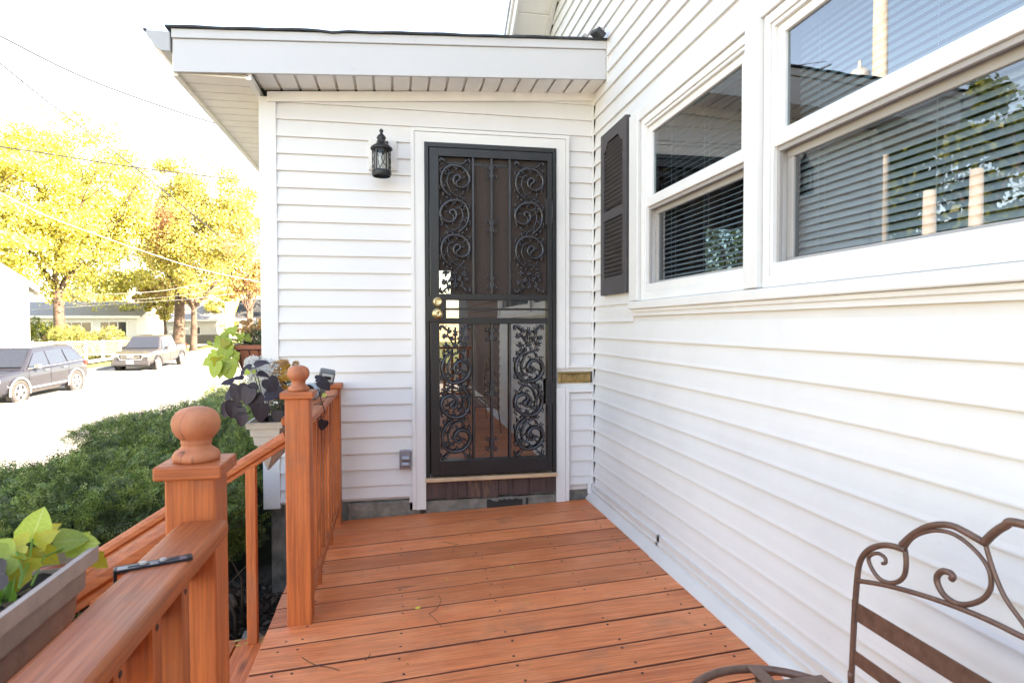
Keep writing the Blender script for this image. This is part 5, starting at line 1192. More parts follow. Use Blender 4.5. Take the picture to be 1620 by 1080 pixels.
for (px, py, lb) in ((810, 897, 'small yellow leaf curled on the middle of the deck'), (661, 961.5, 'narrow yellow leaf on the deck left of centre')):
    c = dpt(px, py); s_ = .012; mb = MB()
    dirx = V3(.3, 1, 0) if px > 700 else V3(1, .1, 0); dirx.normalize(); sy_ = V3(-dirx.y, dirx.x, 0)
    for i in range(4):
        a, b = i/4-.5, (i+1)/4-.5; wa, wb = .0045*math.cos(a*3), .0045*math.cos(b*3)
        mb.quad(c+dirx*a*s_*2-sy_*wa, c+dirx*b*s_*2-sy_*wb, c+dirx*b*s_*2+sy_*wb+V3(0, 0, .004), c+dirx*a*s_*2+sy_*wa+V3(0, 0, .004))
    solo('fallen_leaf', mb, plain('yellow_leaf', (.62, .50, .05), .6), lb, 'leaf')
mb = MB()
for (ps) in (((636, 589), (690, 625), (750, 655), (900, 680), (955, 700)), ((1220, 560), (1200, 590), (1175, 615))): mb.tube([dpt(360+a/5.4, 930+b/5.4) for a, b in ps], .0014, 5)
for (ps) in (((0, 92), (80, 80), (145, 68)), ((100, 215), (150, 190), (185, 150), (205, 100), (180, 60)), ((100, 215), (170, 280), (205, 330))): mb.tube([dpt(660+a/5.4, 930+b/5.4) for a, b in ps], .0010, 5)
for (ps) in (((85, 510), (95, 460), (120, 435)), ((0, 412), (60, 425), (140, 435))): mb.tube([dpt(700+a/5.4, 780+b/5.4) for a, b in ps], .0010, 5)
o = part('pine_twigs', mb, M['twig'], None, kind='stuff'); o['label'] = 'thin curved twigs lying across the deck boards'; o['category'] = 'twigs'
mb = MB()
for i in range(16):
    c = V3(-.60+rs.uniform(-.05, .09), 2.66+rs.uniform(-.03, .03), -.122); an = rs.uniform(-.6, .9); d_ = V3(math.cos(an), math.sin(an), rs.uniform(-.1, .3))*rs.uniform(.012, .026); s_ = V3(-d_.y, d_.x, 0)*.22
    mb.poly([c-d_, c-s_, c+d_, c+s_+V3(0, 0, .004)])
o = part('needle_pile', mb, M['dryleaf'], None, kind='stuff'); o['label'] = 'small pile of yellow needles at the baluster foot on the step'; o['category'] = 'leaf litter'
mb = MB()
g = random.Random(2)
for i in range(40):
    x = ox0+.01+g.random()*(ox1-ox0-.02); s_ = g.uniform(.004, .010); z = zu0+.001
    mb.poly([(x-s_, 3.958, z), (x, 3.952, z+.003), (x+s_, 3.958, z+g.uniform(0, .008)), (x, 3.966, z+.004)])
o = part('leaf_bits', mb, M['dryleaf'], None, kind='stuff'); o['label'] = 'dry leaf bits caught on the middle rail of the iron door'; o['category'] = 'leaf litter'

# ================================================================== VEHICLES (built facing +X, then turned onto the street)
def wheel(parent, x, y, r, wd, side, spokes=5):
    MX = Matrix.Rotation(R(-90*side), 3, 'X')
    tr = part('wheel', MB().lathe([(r*.62, -wd*.5), (r*.93, -wd*.5), (r, -wd*.32), (r, wd*.32), (r*.93, wd*.5), (r*.66, wd*.46), (r*.64, wd*.30)], (x, y, r), 28, MX, False), M['tyre'], parent, smooth=True)
    mb = MB().lathe([(r*.66, wd*.45), (r*.62, wd*.48), (r*.57, wd*.36)], (x, y, r), 28, MX, False)
    mb.lathe([(.0, wd*.47), (r*.16, wd*.46), (r*.17, wd*.3)], (x, y, r), 14, MX, False)
    for k in range(spokes):
        a = 2*math.pi*k/spokes + .3; c, s_ = math.cos(a), math.sin(a); q = Matrix.Rotation(-a, 3, 'Y')
        mb.cbox((x + c*r*.36, y + side*wd*.38, r + s_*r*.36), (r*.52, wd*.12, r*.20), Matrix.Rotation(-a, 3, 'Y'))
    part('rim', mb, M['rim'], tr)
    part('hub_backing', MB().lathe([(0, wd*.2), (r*.62, wd*.2)], (x, y, r), 20, MX, False), M['black'], tr)
def loft(st, closed_ends=True):
    mb = MB(); K = len(st[0][1]); n0 = 0
    for x, sec in st:
        for (y, z) in sec: mb.v.append((x, y, z))
    for i in range(len(st)-1):
        for k in range(K):
            l = (k+1) % K; mb.f.append((i*K+k, i*K+l, (i+1)*K+l, (i+1)*K+k))
    mb.f.append(tuple(range(K))); mb.f.append(tuple((len(st)-1)*K+k for k in range(K)))
    return mb
def bodysec(w, zb, zt, cr=.03, tum=.9):
    h = [(w*.86, zb), (w*.97, zb+.10), (w, zb+(zt-zb)*.38), (w*.985, zb+(zt-zb)*.72), (w*.955, zt-.05), (w*tum, zt), (w*.45, zt+cr*.8)]
    return h + [(-y, z) for y, z in reversed(h)]
def vehicle(root, prof, cab, sidewin, W, wheels, r, paint, belt):
    b = part('body', loft([(x, bodysec(W*s_, zb, zt)) for x, zb, zt, s_ in prof]), paint, root, smooth=False, bevel=.03, seg=3)
    (xa, xb_, xc, xd, zr, wt) = cab       # windshield base, roof front, roof rear, rear base
    wb_ = W*.94
    def sec(w, z0, z1, wt_): h = [(w, z0), (wt_, z1-.05), (wt_*.90, z1)]; return h + [(-y, z) for y, z in reversed(h)]
    mb = loft([(xa, sec(wb_, belt-.02, belt+.0, wb_*.99)), (xb_, sec(wb_, belt-.02, zr-.02, wt)), ((xb_+xc)/2, sec(wb_, belt-.02, zr+.01, wt*1.01)), (xc, sec(wb_, belt-.02, zr-.015, wt*.98)), (xd, sec(wb_, belt-.02, belt+.02, wb_*.97))])
    part('cabin', mb, paint, root, bevel=.025)
    def yy(z): return wb_ + (wt-wb_)*(z-belt)/(zr-.05-belt)
    for pts in sidewin:
        for sd_ in (-1, 1):
            part('side_window', MB().poly([(x, sd_*(yy(z)+.012), z) for x, z in pts]), M['carglass'], root)
    def lerp(a, b, q): return a+(b-a)*q
    p = lambda q, s_: (lerp(xa, xb_, q)+.03, s_*lerp(wb_*.93, wt*.88, q), lerp(belt, zr-.02, q)+.02)
    part('windscreen', MB().poly([p(.10, 1), p(.90, 1), p(.90, -1), p(.10, -1)]), M['carglass'], root)
    for (x, y_s) in wheels:
        for sd_ in (-1, 1):
            wheel(root, x, sd_*(W-.10), r, .24, sd_)
            arc = [(x+(r*1.17)*math.cos(R(a)), sd_*(W+.004), r+(r*1.15)*math.sin(R(a))) for a in range(-12, 193, 12)]
            part('wheel_arch', MB().tube(arc, .035, 6), M['car_grey'] if paint != M['car_grey'] else M['chrome'], root, smooth=True)
            part('wheel_well', MB().lathe([(0, 0), (r*1.14, 0)], (x, sd_*(W+.0005), r), 24, Matrix.Rotation(R(90), 3, 'X'), False), M['black'], root)
def orient(root, near_rear, near_front, W, xr, xf, wb):
    """put a built vehicle so that the wheels of its left side stand on the two measured points"""
    d = Vector((near_front.x-near_rear.x, near_front.y-near_rear.y, 0)); sc = d.length/(xf-xr); d.normalize()
    ang = math.atan2(d.y, d.x); side = Vector((-d.y, d.x, 0))      # left of heading
    mid = (near_rear+near_front)/2; c = mid - side*(W-.02)*min(sc, 1.06) - d*((xr+xf)/2*sc)
    pitch = -math.atan2(near_front.z-near_rear.z, (near_front-near_rear).length)
    root.location = (c.x, c.y, c.z - math.sin(-pitch)*(xr+xf)/2*sc); root.rotation_euler = (0, pitch, ang); k = min(sc, 1.08); root.scale = (sc, k, k)
suv = thing('parked_suv', 'dark grey sport utility car parked at the kerb at the left edge', 'car')
vehicle(suv, [(-2.36, .45, .98, .80), (-2.28, .36, 1.06, .93), (-1.9, .30, 1.10, .985), (-.6, .27, 1.08, 1.0), (.9, .27, 1.05, 1.0), (1.15, .28, 1.06, .99), (1.9, .30, .99, .96), (2.25, .33, .90, .88), (2.38, .40, .76, .76)],
        (1.18, .42, -1.65, -2.26, 1.74, .70), [[(.98, 1.10), (.46, 1.56), (-.02, 1.60), (-.04, 1.12)], [(-.12, 1.12), (-.10, 1.60), (-.95, 1.60), (-1.02, 1.14)], [(-1.10, 1.15), (-1.03, 1.59), (-1.52, 1.55), (-1.92, 1.18)]], .96, [(1.45, 0), (-1.45, 0)], .39, M['car_grey'], 1.07)
for sd_ in (-1, 1):
    part('headlight', MB().cbox((2.20, sd_*.70, .80), (.22, .30, .13), Matrix.Rotation(R(-20*sd_), 3, 'Z')), M['lampclear'], suv, bevel=.03)
    part('tail_light', MB().cbox((-2.20, sd_*.86, 1.02), (.20, .12, .16)), M['lampred'], suv, bevel=.02)
    part('mirror', MB().cbox((.72, sd_*1.04, 1.14), (.14, .18, .14)), M['chrome'], suv, bevel=.03)
    part('roof_rail', MB().tube([(.35, sd_*.62, 1.76), (-.4, sd_*.63, 1.80), (-1.5, sd_*.62, 1.77)], .018, 6), M['chrome'], suv)
    part('side_moulding', MB().box(-.95, .95, sd_*.955, sd_*.985, .44, .50), M['chrome'], suv)
    for xx in (.15, -.82): part('door_handle', MB().box(xx-.10, xx+.10, sd_*.945, sd_*.985, .965, .995), M['chrome'], suv)
    part('window_trim', MB().tube([(1.02, sd_*.915, 1.085), (-.5, sd_*.925, 1.10), (-1.95, sd_*.91, 1.15)], .012, 5), M['chrome'], suv)
    for xx in (1.0, -.07, -1.05): part('door_seam', MB().box(xx-.004, xx+.004, sd_*.958, sd_*.962, .38, 1.05), M['black'], suv)
part('grille', MB().box(2.33, 2.385, -.45, .45, .66, .80), M['black'], suv); part('bumper', MB().box(2.28, 2.42, -.78, .78, .38, .58), M['car_grey'], suv, bevel=.05)
orient(suv, atD(120, 619, 24.6), atD(31, 639.5, 21.2), .96, -1.45, 1.45, 0)
trk = thing('pickup_truck', 'beige crew-cab pickup truck parked farther up the street', 'truck')
vehicle(trk, [(-2.70, .55, 1.16, .90), (-2.62, .45, 1.20, .97), (-1.2, .42, 1.22, 1.0), (-1.1, .38, 1.14, 1.0), (.9, .36, 1.12, 1.0), (1.2, .38, 1.16, .99), (2.2, .42, 1.10, .96), (2.55, .46, 1.00, .90), (2.66, .52, .86, .84)],
        (1.28, .60, -.95, -1.18, 1.82, .70), [[(1.02, 1.16), (.62, 1.62), (.08, 1.66), (.05, 1.17)], [(-.03, 1.17), (-.02, 1.66), (-.80, 1.64), (-.96, 1.18)]], .95, [(1.70, 0), (-1.75, 0)], .40, M['car_tan'], 1.13)
part('truck_bed', MB().box(-2.5, -1.25, -.78, .78, 1.10, 1.235), M['black'], trk)
part('grille', MB().box(2.55, 2.685, -.48, .48, .76, .98), M['black'], trk, bevel=.03)
for zz in (.80, .87, .94): part('grille_bar', MB().box(2.68, 2.70, -.44, .44, zz-.008, zz+.008), M['chrome'], trk)
part('emblem', MB().tube([(2.705, .13*math.cos(R(a)), .875+.08*math.sin(R(a))) for a in range(0, 360, 20)], .014, 5, closed=True).tube([(2.705, .05*math.cos(R(a)), .875+.075*math.sin(R(a))) for a in range(0, 360, 20)], .010, 5, closed=True), M['chrome'], trk)
part('grille_surround', MB().tube([(2.67, -.52, .98), (2.67, .52, .98), (2.68, .56, .86), (2.67, .48, .72), (2.67, -.48, .72), (2.68, -.56, .86)], .03, 6, closed=True), M['chrome'], trk)
part('bumper', MB().box(2.60, 2.76, -.88, .88, .42, .66), M['car_tan'], trk, bevel=.05)
part('bumper_trim', MB().box(2.62, 2.765, -.80, .80, .40, .50), M['black'], trk, bevel=.03)
part('licence_plate', MB().box(2.765, 2.775, -.16, .16, .52, .66), M['signwhite'], trk)
for sd_ in (-1, 1):
    part('headlight', MB().cbox((2.56, sd_*.72, .93), (.24, .34, .16), Matrix.Rotation(R(-18*sd_), 3, 'Z')), M['lampclear'], trk, bevel=.03)
    part('fog_light', MB().lathe([(.0, .02), (.06, .015), (.07, 0)], (2.72, sd_*.74, .58), 12, Matrix.Rotation(R(90), 3, 'Y'), False), M['lampclear'], trk)
    part('mirror', MB().cbox((.86, sd_*1.05, 1.20), (.12, .18, .16)), M['car_tan'], trk, bevel=.03)
    part('tail_light', MB().cbox((-2.66, sd_*.86, 1.04), (.08, .14, .28)), M['lampred'], trk, bevel=.02)
    for xx in (.22, -.78): part('door_handle', MB().box(xx-.09, xx+.09, sd_*.94, sd_*.98, 1.03, 1.06), M['chrome'], trk)
    for xx in (1.10, .02, -1.08): part('door_seam', MB().box(xx-.005, xx+.005, sd_*.948, sd_*.952, .46, 1.12), M['black'], trk)
orient(trk, atD(288, 577.5, 37.6), atD(251, 588, 34.0), .95, -1.75, 1.70, 0)

# ================================================================== FAR HOUSES
def far_house(name, label, loc, rot, w, d, h, rh, wins, roofmat='shingle_grey', gable_front=False, porch=None, base=.35):
    t = thing(name, label, 'house')
    part('wall', MB().box(-w, 0, 0, d, 0, h), M['housewhite'], t)
    part('foundation', MB().box(-w-.02, .02, -.02, d+.02, -1.2, base), M['concrete'], t)
    ov = .45
    if gable_front:
        part('gable_wall', MB().prism([(-w, h), (0, h), (-w/2, h+rh)], 0, d, lambda u, v, s_: (u, s_, v)), M['housewhite'], t)
        sl_ = rh/(w/2)
        for sg in (-1, 1):
            f = lambda u, v, s_, sg=sg: (-w/2+sg*u, s_, h+rh-sl_*u+v)
            part('roof', MB().prism([(0, .02), (w/2+ov, .02), (w/2+ov, .14), (0, .14)], -ov, d+ov, f), M[roofmat], t)
            part('rake_board', MB().prism([(0, -.14), (w/2+ov, -.14), (w/2+ov, .15), (0, .15)], -ov-.04, -ov, f), M['trim'], t)
            part('rake_soffit', MB().prism([(0, -.02), (w/2+ov, -.02), (w/2+ov, .015), (0, .015)], -ov, -.005, f), M['cream'], t)
        part('corner_board', MB().box(-.14, .015, -.02, .0, 0, h), M['trim'], t)
        for k in range(int(h/.2)): part('siding_lap', MB().box(-w, -.15, -.012, -.0, .3+k*.2, .3+k*.2+.012), M['cream'], t) if k > 14 else None
    else:
        sl_ = rh/(d/2)
        for sg in (-1, 1):
            f = lambda u, v, s_, sg=sg: (s_, d/2+sg*u, h+rh-sl_*u+v)
            part('roof', MB().prism([(0, .02), (d/2+ov, .02), (d/2+ov, .14), (0, .14)], -w-ov, ov, f), M[roofmat], t)
        part('gable_wall', MB().prism([(0, h), (d, h), (d/2, h+rh)], -w, 0, lambda u, v, s_: (s_, u, v)), M['housewhite'], t)
        part('fascia', MB().box(-w-ov, ov, -ov-.03, -ov, h-.18, h+.04), M['trim'], t)
    for (u, z, ww, hh, nd) in wins:
        wf = part('window', MB().box(u-.06, u+ww+.06, -.05, -.001, z-.06, z+hh+.06), M['trim'], t)
        for i in range(nd): part('pane', MB().box(u+ww*i/nd+.04, u+ww*(i+1)/nd-.04, -.062, -.051, z, z+hh), M['winddark'], wf)
        part('sill', MB().box(u-.10, u+ww+.10, -.10, -.051, z-.12, z-.061), M['trim'], wf)
    if porch:
        pw, pdp, n = porch
        part('porch_roof', MB().prism([(-pdp, h-.55), (.0, h-.1), (0, h+.05), (-pdp, h-.42)], -pw, 0, lambda u, v, s_: (s_, u, v)), M[roofmat], t)
        part('porch_floor', MB().box(-pw, 0, -pdp, -.01, .25, .45), M['walk'], t)
        for i in range(n): part('porch_column', MB().box(-pw*i/(n-1)-.16 if i else -.16, -pw*i/(n-1)+.0 if i else 0, -pdp, -pdp+.16, .45, h-.5), M['trim'], t)
        for i in range(int(pw/.22)): part('railing_picket', MB().box(-pw+.1+i*.22, -pw+.14+i*.22, -pdp+.05, -pdp+.08, .45, 1.2), M['trim'], t)
        part('front_door', MB().box(-pw*.55, -pw*.55+1.0, -.04, -.005, .45, 2.5), M['winddark'], t)
    t.location = loc; t.rotation_euler = (0, 0, rot); return t
far_house('white_house', 'plain white gabled house at the left edge behind the parked car', (-18.5, 36.0, -1.2), R(27), 9.0, 9, 4.6, 3.4, [(-1.95, 1.9, .75, 1.1, 1), (-6.2, 1.9, .9, 1.1, 1)], gable_front=True)
far_house('bungalow', 'white bungalow with dark window groups behind the yellow tree', (-22.7, 60.8, -.75), R(2), 10.5, 8, 2.85, 1.3, [(-5.9, 1.15, 2.3, 1.15, 3), (-2.9, 1.0, 2.1, 1.35, 3), (-9.2, 1.2, 1.2, 1.0, 2)])
far_house('porch_house', 'white house with a dark-doored front porch beyond the street trees', (-15.0, 79, -.55), R(6), 8.5, 8, 3.1, 2.4, [(-7.6, 1.3, 1.1, 1.2, 1)], porch=(3.6, 1.8, 4))
far_house('corner_house', 'small house with grey roof and porch posts at the corner post', (-10.2, 66, -.8), R(4), 5.0, 7, 2.7, 2.0, [(-3.6, 1.1, 1.0, 1.1, 1)], roofmat='shingle', porch=(4.6, 1.6, 4))
far_house('white_shed', 'low white building with grey base between the tree trunks', (-19.0, 72, -.5), R(3), 6.2, 6, 2.4, 1.6, [(-2.6, .9, 1.0, .7, 1)], base=.8)

# ================================================================== TREES
def limb(mb, p, d, L_, r, depth, rs, out):
    n = 4; pts = [p.copy()]; rad = [r]
    for i in range(n):
        d = (d + Vector((rs.uniform(-.18, .18), rs.uniform(-.18, .18), rs.uniform(-.03, .14)))).normalized(); p = p + d*(L_/n); pts.append(p.copy()); rad.append(r*(1-.42*(i+1)/n))
    mb.tube(pts, rad, 7 if r > .08 else 5)
    if depth == 0: out.append(p.copy()); return
    for k in range(rs.choice((2, 3)) if depth > 1 else 3):
        nd = (d*.75 + Vector((rs.uniform(-.8, .8), rs.uniform(-.8, .8), rs.uniform(.0, .55)))).normalized()
        limb(mb, p, nd, L_*rs.uniform(.62, .8), rad[-1]*.8, depth-1, rs, out)
    if depth >= 1: out.append(p.copy())
def tree(name, label, base, th, tr, crown_c, crown_r, nleaf, lsize, mat, seed, nblob=46, cat='tree', blobr=.20, fork=True):
    rs = random.Random(seed); g = np.random.default_rng(seed)
    t = thing(name, label, cat, tuple(base)); mb = MB(); out = []
    b = Vector(base); top = b + Vector((rs.uniform(-.2, .2), rs.uniform(-.2, .2), th))
    mb.tube([b-Vector((0, 0, .3)), b+Vector((0, 0, .15)), (b+top)/2 + Vector((rs.uniform(-.08, .08), 0, 0)), top], [tr*1.45, tr*1.12, tr*.92, tr*.85], 12)
    cc = Vector(crown_c)
    for k in range(4):
        a = k*math.pi/2 + rs.uniform(-.4, .4); d = Vector((math.cos(a)*.6, math.sin(a)*.6, 1.0)).normalized()
        limb(mb, top - Vector((0, 0, .2)), d, (cc.z+crown_r[2]-top.z)*.33, tr*.55, 3, rs, out)
    part('trunk', mb, M['bark'], t, smooth=True)
    Bc = []
    while len(Bc) < nblob:
        v = g.normal(0, 1, 3); v /= np.linalg.norm(v); rr_ = g.uniform(.45, 1)**.6
        Bc.append(np.array(crown_c) + v*np.array(crown_r)*rr_*(.85+.15*math.sin(7*v[0]+5*v[2])))
    Bc = np.array(Bc); Br = g.uniform(.6, 1.25, nblob)*blobr*min(crown_r)
    bi = g.integers(0, nblob, nleaf); D = g.normal(0, 1, (nleaf, 3)); D /= np.linalg.norm(D, axis=1)[:, None]
    C = Bc[bi] + D*(Br[bi]*g.uniform(.25, 1.0, nleaf)**.6)[:, None]*np.array([1.15, 1.15, .8])
    nb2 = int(nleaf*.16); C[:nb2] = np.array(crown_c) + D[:nb2]*np.array(crown_r)*(g.uniform(.1, 1, (nb2, 1))**.45)
    a = g.normal(0, 1, (nleaf, 3)); a /= np.linalg.norm(a, axis=1)[:, None]; b_ = np.cross(a, g.normal(0, 1, (nleaf, 3))); b_ /= np.linalg.norm(b_, axis=1)[:, None]
    s_ = lsize*g.uniform(.55, 1.25, (nleaf, 1)); V = np.stack([C-a*s_, C-b_*s_*.62+a*s_*.1, C+a*s_, C+b_*s_*.62+a*s_*.1], 1).reshape(-1, 3)
    part('crown', arrmesh('crown', V, np.arange(len(V)).reshape(-1, 4), mat), None, t, kind='stuff')
    return t
def tb(px, py, d): p = atD(px, py, d); return p
p = tb(96, 552, 44); tree('maple_tree', 'large golden-yellow maple with thick trunk behind the parked car', p, 4.2, .36, tb(92, 326, 44), (6.4, 5.0, 7.2), 66000, .105, M['yellow'], 3, 150, blobr=.22)
p = tb(-40, 560, 34); tree('maple_tree', 'golden maple at the left edge above the white gabled house', tb(-60, 580, 40), 5, .3, tb(-15, 330, 40), (4.6, 4.0, 6.0), 30000, .11, M['yellow'], 4, 70)
p = tb(306, 551, 50); tree('maple_tree', 'green and orange maple with forked trunk in the lawn beyond the pickup', p, 3.4, .25, tb(308, 362, 50), (5.3, 5.0, 6.2), 56000, .11, M['mixed'], 5, 120, blobr=.22)
p = tb(283, 545, 53); tree('maple_tree', 'broad reddish trunk with thin yellow crown behind the pickup', p, 4.5, .45, tb(188, 405, 56), (6.8, 4, 5.2), 26000, .13, M['yellow'], 6, 60, blobr=.26)
p = tb(262, 528, 56); tree('young_tree', 'small round yellow-green tree between the bungalow and the thick trunk', p, 1.6, .12, tb(258, 470, 56), (2.9, 2.4, 1.9), 9000, .11, M['mixed'], 7, 26)
p = tb(398, 540, 58); tree('maple_tree', 'darker green tree against the vestibule corner post', p, 4.0, .28, tb(418, 400, 62), (3.4, 3.6, 5.2), 16000, .13, M['green'], 8, 40)
p = tb(392, 545, 55); tree('maple_tree', 'small pinkish-orange maple close to the vestibule corner post', p, 3.0, .16, tb(378, 425, 55), (2.9, 2.2, 3.0), 15000, .11, M['rust'], 19, 34, blobr=.28)
p = tb(352, 540, 84); tree('maple_tree', 'yellow-leaved tree in front of the far porch house', p, 3, .25, tb(368, 480, 70), (3.2, 3.0, 3.4), 9000, .14, M['yellow'], 18, 30)
for i, (px, d, hh, w_, lb) in enumerate(((-20, 95, 9, 9, 'rounded far tree left of the bungalow roof'), (150, 98, 10, 9, 'rounded far tree above the bungalow roof'), (300, 110, 10, 10, 'rounded far tree behind the porch house'), (420, 105, 9, 9, 'far tree hidden partly by the vestibule'))):
    p = tb(px, 530, d); tree('shade_tree', lb, p, 3, .3, (p.x, p.y, p.z+hh*.62), (w_*.6, 4, hh*.42), 9000, .24, M['mixed' if i % 2 else 'yellow'], 40+i, 30, blobr=.28)
def shrub(name, label, c, r, n, size, mat, seed):
    g = np.random.default_rng(seed); t = thing(name, label, 'shrub', (c[0], c[1], c[2]-r[2]))
    Vs = []
    for k in range(16):
        v = g.normal(0, .55, 3); cc = np.array(c)+np.clip(v, -1, 1)*np.array(r); Vs.append(cluster(cc, np.array(r)*.38, n//16, size, seed*50+k))
    part('foliage', arrmesh('foliage', *join(Vs), mat), None, t, kind='stuff')
    mb = MB()
    for k in range(7): mb.tube([(c[0]+g.uniform(-.3, .3), c[1], c[2]-r[2]*1.15), (c[0]+g.uniform(-.8, .8)*r[0], c[1]+g.uniform(-.5, .5)*r[1], c[2])], .03, 5)
    part('stem', mb, M['bark'], t)
for i, (px, py, d, r, lb, mt) in enumerate(((115, 545, 42, (1.5, 1.2, 1.2), 'pale yellow-green shrub by the fence left part', 'shrub'), (160, 543, 43, (1.7, 1.2, 1.2), 'pale yellow-green shrub by the fence next to the pickup', 'shrub'), (62, 530, 46, (1.3, 1.2, 1.2), 'dark green shrub at the corner of the white gabled house', 'green'), (205, 548, 52, (.9, .8, .6), 'low rust-tinged shrub before the bungalow', 'mixed'))):
    p = tb(px, py, d); shrub('garden_shrub', lb, tuple(p), r, 5200, .09, M[mt], 70+i)
# lawn leaves and shade strip stay real: a lawn bank beyond the pickup
structure('lawn', MB().poly([(-15.9, 47, gz(47)+.02), (-3.6, 47, gz(47)+.02), (-3.6, 140, gz(140)+.02), (-40, 140, gz(140)+.02), (-15.9, 60, gz(60)+.02)]), M['lawn']) if False else None
# fence
fe = thing('yard_fence', 'low white post-and-rail wire fence before the shrubs and bungalow', 'fence')
pa, pb = tb(52, 566, 39.5), tb(218, 562, 40.5)
for i in range(7):
    q = pa.lerp(pb, i/6); part('fence_post', MB().box(q.x-.06, q.x+.06, q.y-.06, q.y+.06, q.z-.2, q.z+1.05), M['signwhite'], fe)
for zz in (.10, .98): part('fence_rail', MB().tube([pa+V3(0, -.07, zz), pb+V3(0, -.07, zz)], .022, 6), M['signwhite'], fe)
mb = MB()
for i in range(60):
    q0 = pa.lerp(pb, i/60); q1 = pa.lerp(pb, min(1, (i+3)/60)); mb.tube([q0+V3(0, -.075, .1), q1+V3(0, -.075, .98)], .006, 3); mb.tube([q0+V3(0, -.072, .98), q1+V3(0, -.072, .1)], .006, 3)
part('wire_mesh', mb, M['galv'], fe, kind='stuff')
# street signs
p = tb(364, 590, 27.5)
sg_ = thing('parking_sign', 'white no-parking sign with small red letters beside the lime vine', 'sign', tuple(p))
tp_ = tb(366, 478, 27.5)
part('post', MB().box(p.x+.01, p.x+.06, p.y, p.y+.05, p.z-.1, tp_.z-.05), M['galv'], sg_)
w_ = (tb(372, 490, 27.5)-tb(356, 490, 27.5)).length
hb = tb(366, 508, 27.5).z
cx0 = tb(357.5, 490, 27.5).x
part('sign_plate', MB().box(cx0, cx0+w_*.86, p.y-.02, p.y-.005, hb, tp_.z), M['signwhite'], sg_, bevel=.004)
def text(s_, size, mat, parent, loc, rot, name='lettering', ext=.002):
    c = bpy.data.curves.new(name, 'FONT'); c.body = s_; c.size = size; c.extrude = ext; c.align_x = 'CENTER'; c.align_y = 'CENTER'; c.materials.append(mat)
    o = bpy.data.objects.new(name, c); COL.objects.link(o); o.parent = parent; o.matrix_parent_inverse = WM[parent.name].inverted(); o.location = loc; o.rotation_euler = rot; return o
lt = MB()
def stroke(x0, z0, x1, z1, th=.022):
    a = V3(x0, 0, z0); b = V3(x1, 0, z1); d = (b-a).normalized(); n_ = V3(-d.z, 0, d.x)*th*.5
    o_ = V3(cx0+w_*.40, p.y-.024, tp_.z-.18); lt.quad(o_+a-n_, o_+b-n_, o_+b+n_, o_+a+n_)
for st2 in ((-.10, -.08, -.10, .08), (-.10, .07, -.03, .07), (-.03, .075, -.02, .01), (-.02, 0, -.10, 0), (-.06, 0, -.01, -.08), (.02, .07, .10, .07), (.10, .07, .05, -.08)): stroke(*st2)
part('lettering', lt, M['signred'], sg_, kind='stuff')
part('lower_plate', MB().box(cx0+.06, cx0+w_*.72, p.y-.02, p.y-.005, hb-.75, hb-.03), M['signwhite'], sg_, bevel=.004)
dmd = thing('diamond_sign', 'tan back of a diamond warning sign left of the no-parking sign', 'sign', (p.x-.3, p.y+1, p.z))
dc_ = tb(353, 503.5, 29)
part('sign_plate', MB().cbox(dc_, (.42, .01, .42), Matrix.Rotation(R(45), 3, 'Y')), M['signtan'], dmd)
part('post', MB().box(dc_.x+.10, dc_.x+.15, dc_.y-.04, dc_.y-.01, p.z-.2, dc_.z+.05), M['galv'], dmd)

# overhead cables: strung between poles outside the frame
def cable(label, pts, r, mat):
    P3 = [atD(a, b, d) for a, b, d in pts]
    o = part('utility_cable', MB().tube(spl(P3, 8), r, 5), mat, None, smooth=True); o['label'] = label; o['category'] = 'cable'; o['group'] = 'overhead utility cables'
cable('thin topmost cable crossing the sky toward the gutter end', [(-160, -30, 22), (0, 12, 24), (120, 46, 26), (240, 78, 28), (420, 115, 31)], .018, M['wire'])
cable('dark twisted cable descending from the left edge to the porch eave', [(-160, -25, 20), (0, 57, 22), (120, 117, 24), (240, 163, 26), (355, 199, 28), (470, 225, 31)], .034, M['wire'])
cable('reddish-black cable dropping steeply through the top of the yellow tree', [(-120, -5, 24), (0, 100, 26), (95, 176, 28), (190, 247, 30), (300, 335, 34), (345, 372, 36)], .032, M['wire'])
cable('nearly level cable crossing the yellow tree tops', [(-150, 212, 30), (0, 232, 31), (110, 249, 32), (230, 267, 33), (430, 290, 36)], .034, M['wire'])
cable('pale thick cable sagging across the trees to the corner post', [(-120, 250, 30), (0, 305, 31), (75, 342, 32), (200, 388, 33), (310, 424, 34), (415, 447, 35)], .021, M['wirepale'])
cable('upper of three short pale cables before the orange maple', [(60, 470, 48), (235, 462, 45), (300, 452, 44), (352, 443, 43)], .028, M['wirepale'])
cable('middle of three short pale cables before the orange maple', [(60, 485, 48), (240, 472, 45), (300, 465, 44), (352, 458, 43)], .018, M['wirepale'])
cable('lower of three short pale cables before the orange maple', [(50, 490, 48), (240, 477, 45), (300, 473, 44), (368, 465, 43)], .024, M['wirepale'])

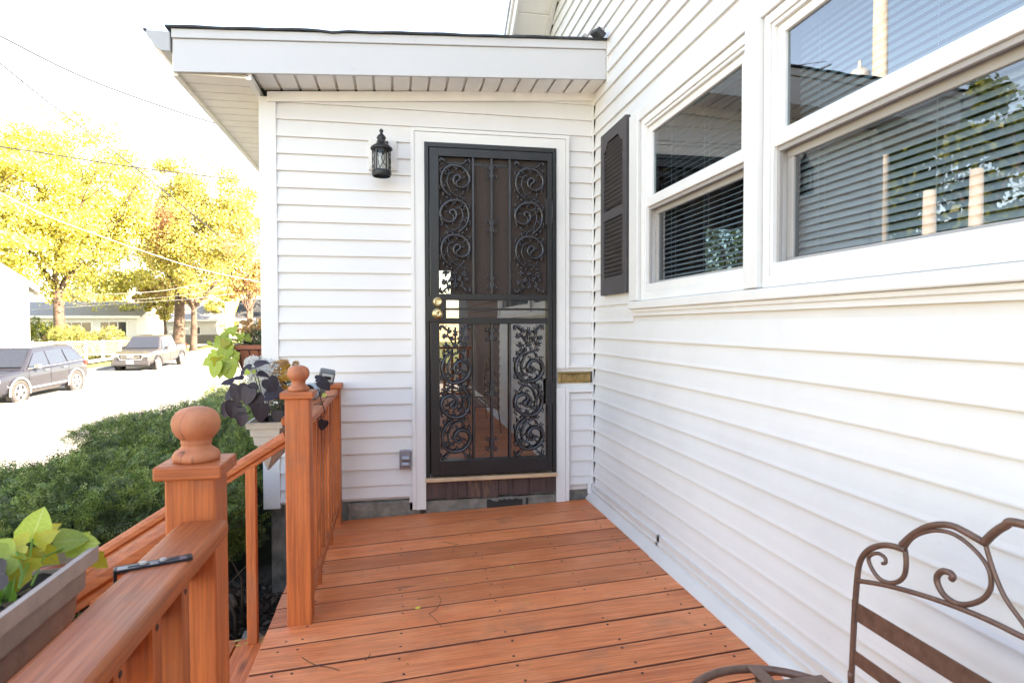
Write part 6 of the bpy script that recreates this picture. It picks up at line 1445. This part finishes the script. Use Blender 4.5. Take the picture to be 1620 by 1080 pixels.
# ================================================================== what the panes mirror: poles and trees on the far side of the street, a brown house behind
def pole(label, x, y, h, tank=False, r=.15):
    t = thing('utility_pole', label, 'utility pole', (x, y, -1.3), group='utility poles mirrored in the windows')
    part('shaft', MB().tube([(x, y, -1.6), (x, y, h*.5), (x, y, h)], [r*1.2, r, r*.8], 14), M['polewood'], t, smooth=True)
    if tank:
        part('transformer', MB().lathe([(0, 0), (.24, 0), (.26, .05), (.26, .85), (.20, .95), (0, 1.0)], (x+.1, y+.62, tank), 20, None, False), M['transformer'], t, smooth=True)
        part('crossarm', MB().box(x-.06, x+.06, y-1.1, y+1.1, h-.8, h-.66), M['polewood'], t)
        part('insulator', MB().lathe([(0, 0), (.06, 0), (.05, .2), (0, .24)], (x+.1, y+.62, tank+1.0), 10, None, False), M['transformer'], t)
pole('sunlit wooden pole with transformer drum across the street', -10.2, 14.7, 12.5, 7.3, .20)
pole('plain wooden pole stub across the street', -9.2, 12.1, 4.2, False, .16)
pole('second plain wooden pole stub across the street', -9.2, 10.95, 4.4, False, .15)
tree('oak_tree', 'green tree across the street seen in the large window', (-17, 17, -1.4), 3.5, .35, (-17.5, 18.5, 5.0), (5.5, 5.5, 4.6), 24000, .15, M['green'], 50, 60)
tree('oak_tree', 'second green tree across the street seen in the large window', (-16, 6, -1.4), 3.5, .35, (-16, 6.5, 4.6), (5.5, 6, 4.4), 20000, .16, M['green'], 51, 60)
structure('driveway', MB().box(-3.4, 9, -9.2, -2.2, -.62, -.42), M['walk'])  # unseen slab added behind the viewer to bounce sunlight onto the front wall
shc = atD(1145, 395, 9.6); shrub('garden_shrub', 'green shrub behind the house glimpsed through the small window', (shc.x, shc.y, shc.z), (1.3, .8, 1.3), 7000, .05, M['green'], 91)
nb = thing('neighbour_house', 'brown clapboard house behind the near end of the deck', 'house', (0, -10, -.6))
part('wall', MB().box(-4.5, 1.0, -19, -13.6, -.6, 3.4), M['brownsiding'], nb)
for k in range(20): part('siding_board', MB().box(-4.5, 1.0, -13.6, -13.585, -.4+k*.19, -.4+k*.19+.02), M['innerdoor'], nb)
part('roof', MB().prism([(-5.0, 3.3), (-1.75, 5.6), (1.5, 3.3), (1.5, 3.5), (-1.75, 5.85), (-5.0, 3.5)], -19.4, -13.2, lambda u, v, t: (u, t, v)), M['shingle'], nb)
wf = part('window', MB().box(-2.2, -1.0, -13.60, -13.56, 1.0, 2.3), M['trim'], nb); part('pane', MB().box(-2.1, -1.1, -13.559, -13.55, 1.1, 2.2), M['winddark'], wf)
er = thing('end_railing', 'railing closing the near end of the deck behind the viewer', 'railing', (.4, -1.97, 0))
part('cap_rail', MB().box(-.33, 1.26, -2.03, -1.93, .80, .835), M['wood_x'], er, bevel=.006); part('bottom_rail', MB().box(-.33, 1.26, -2.0, -1.96, .06, .10), M['wood_x'], er)
for i in range(12): place('baluster', bl, Matrix.Translation((-.24+i*.127, -1.98, .04)), er)
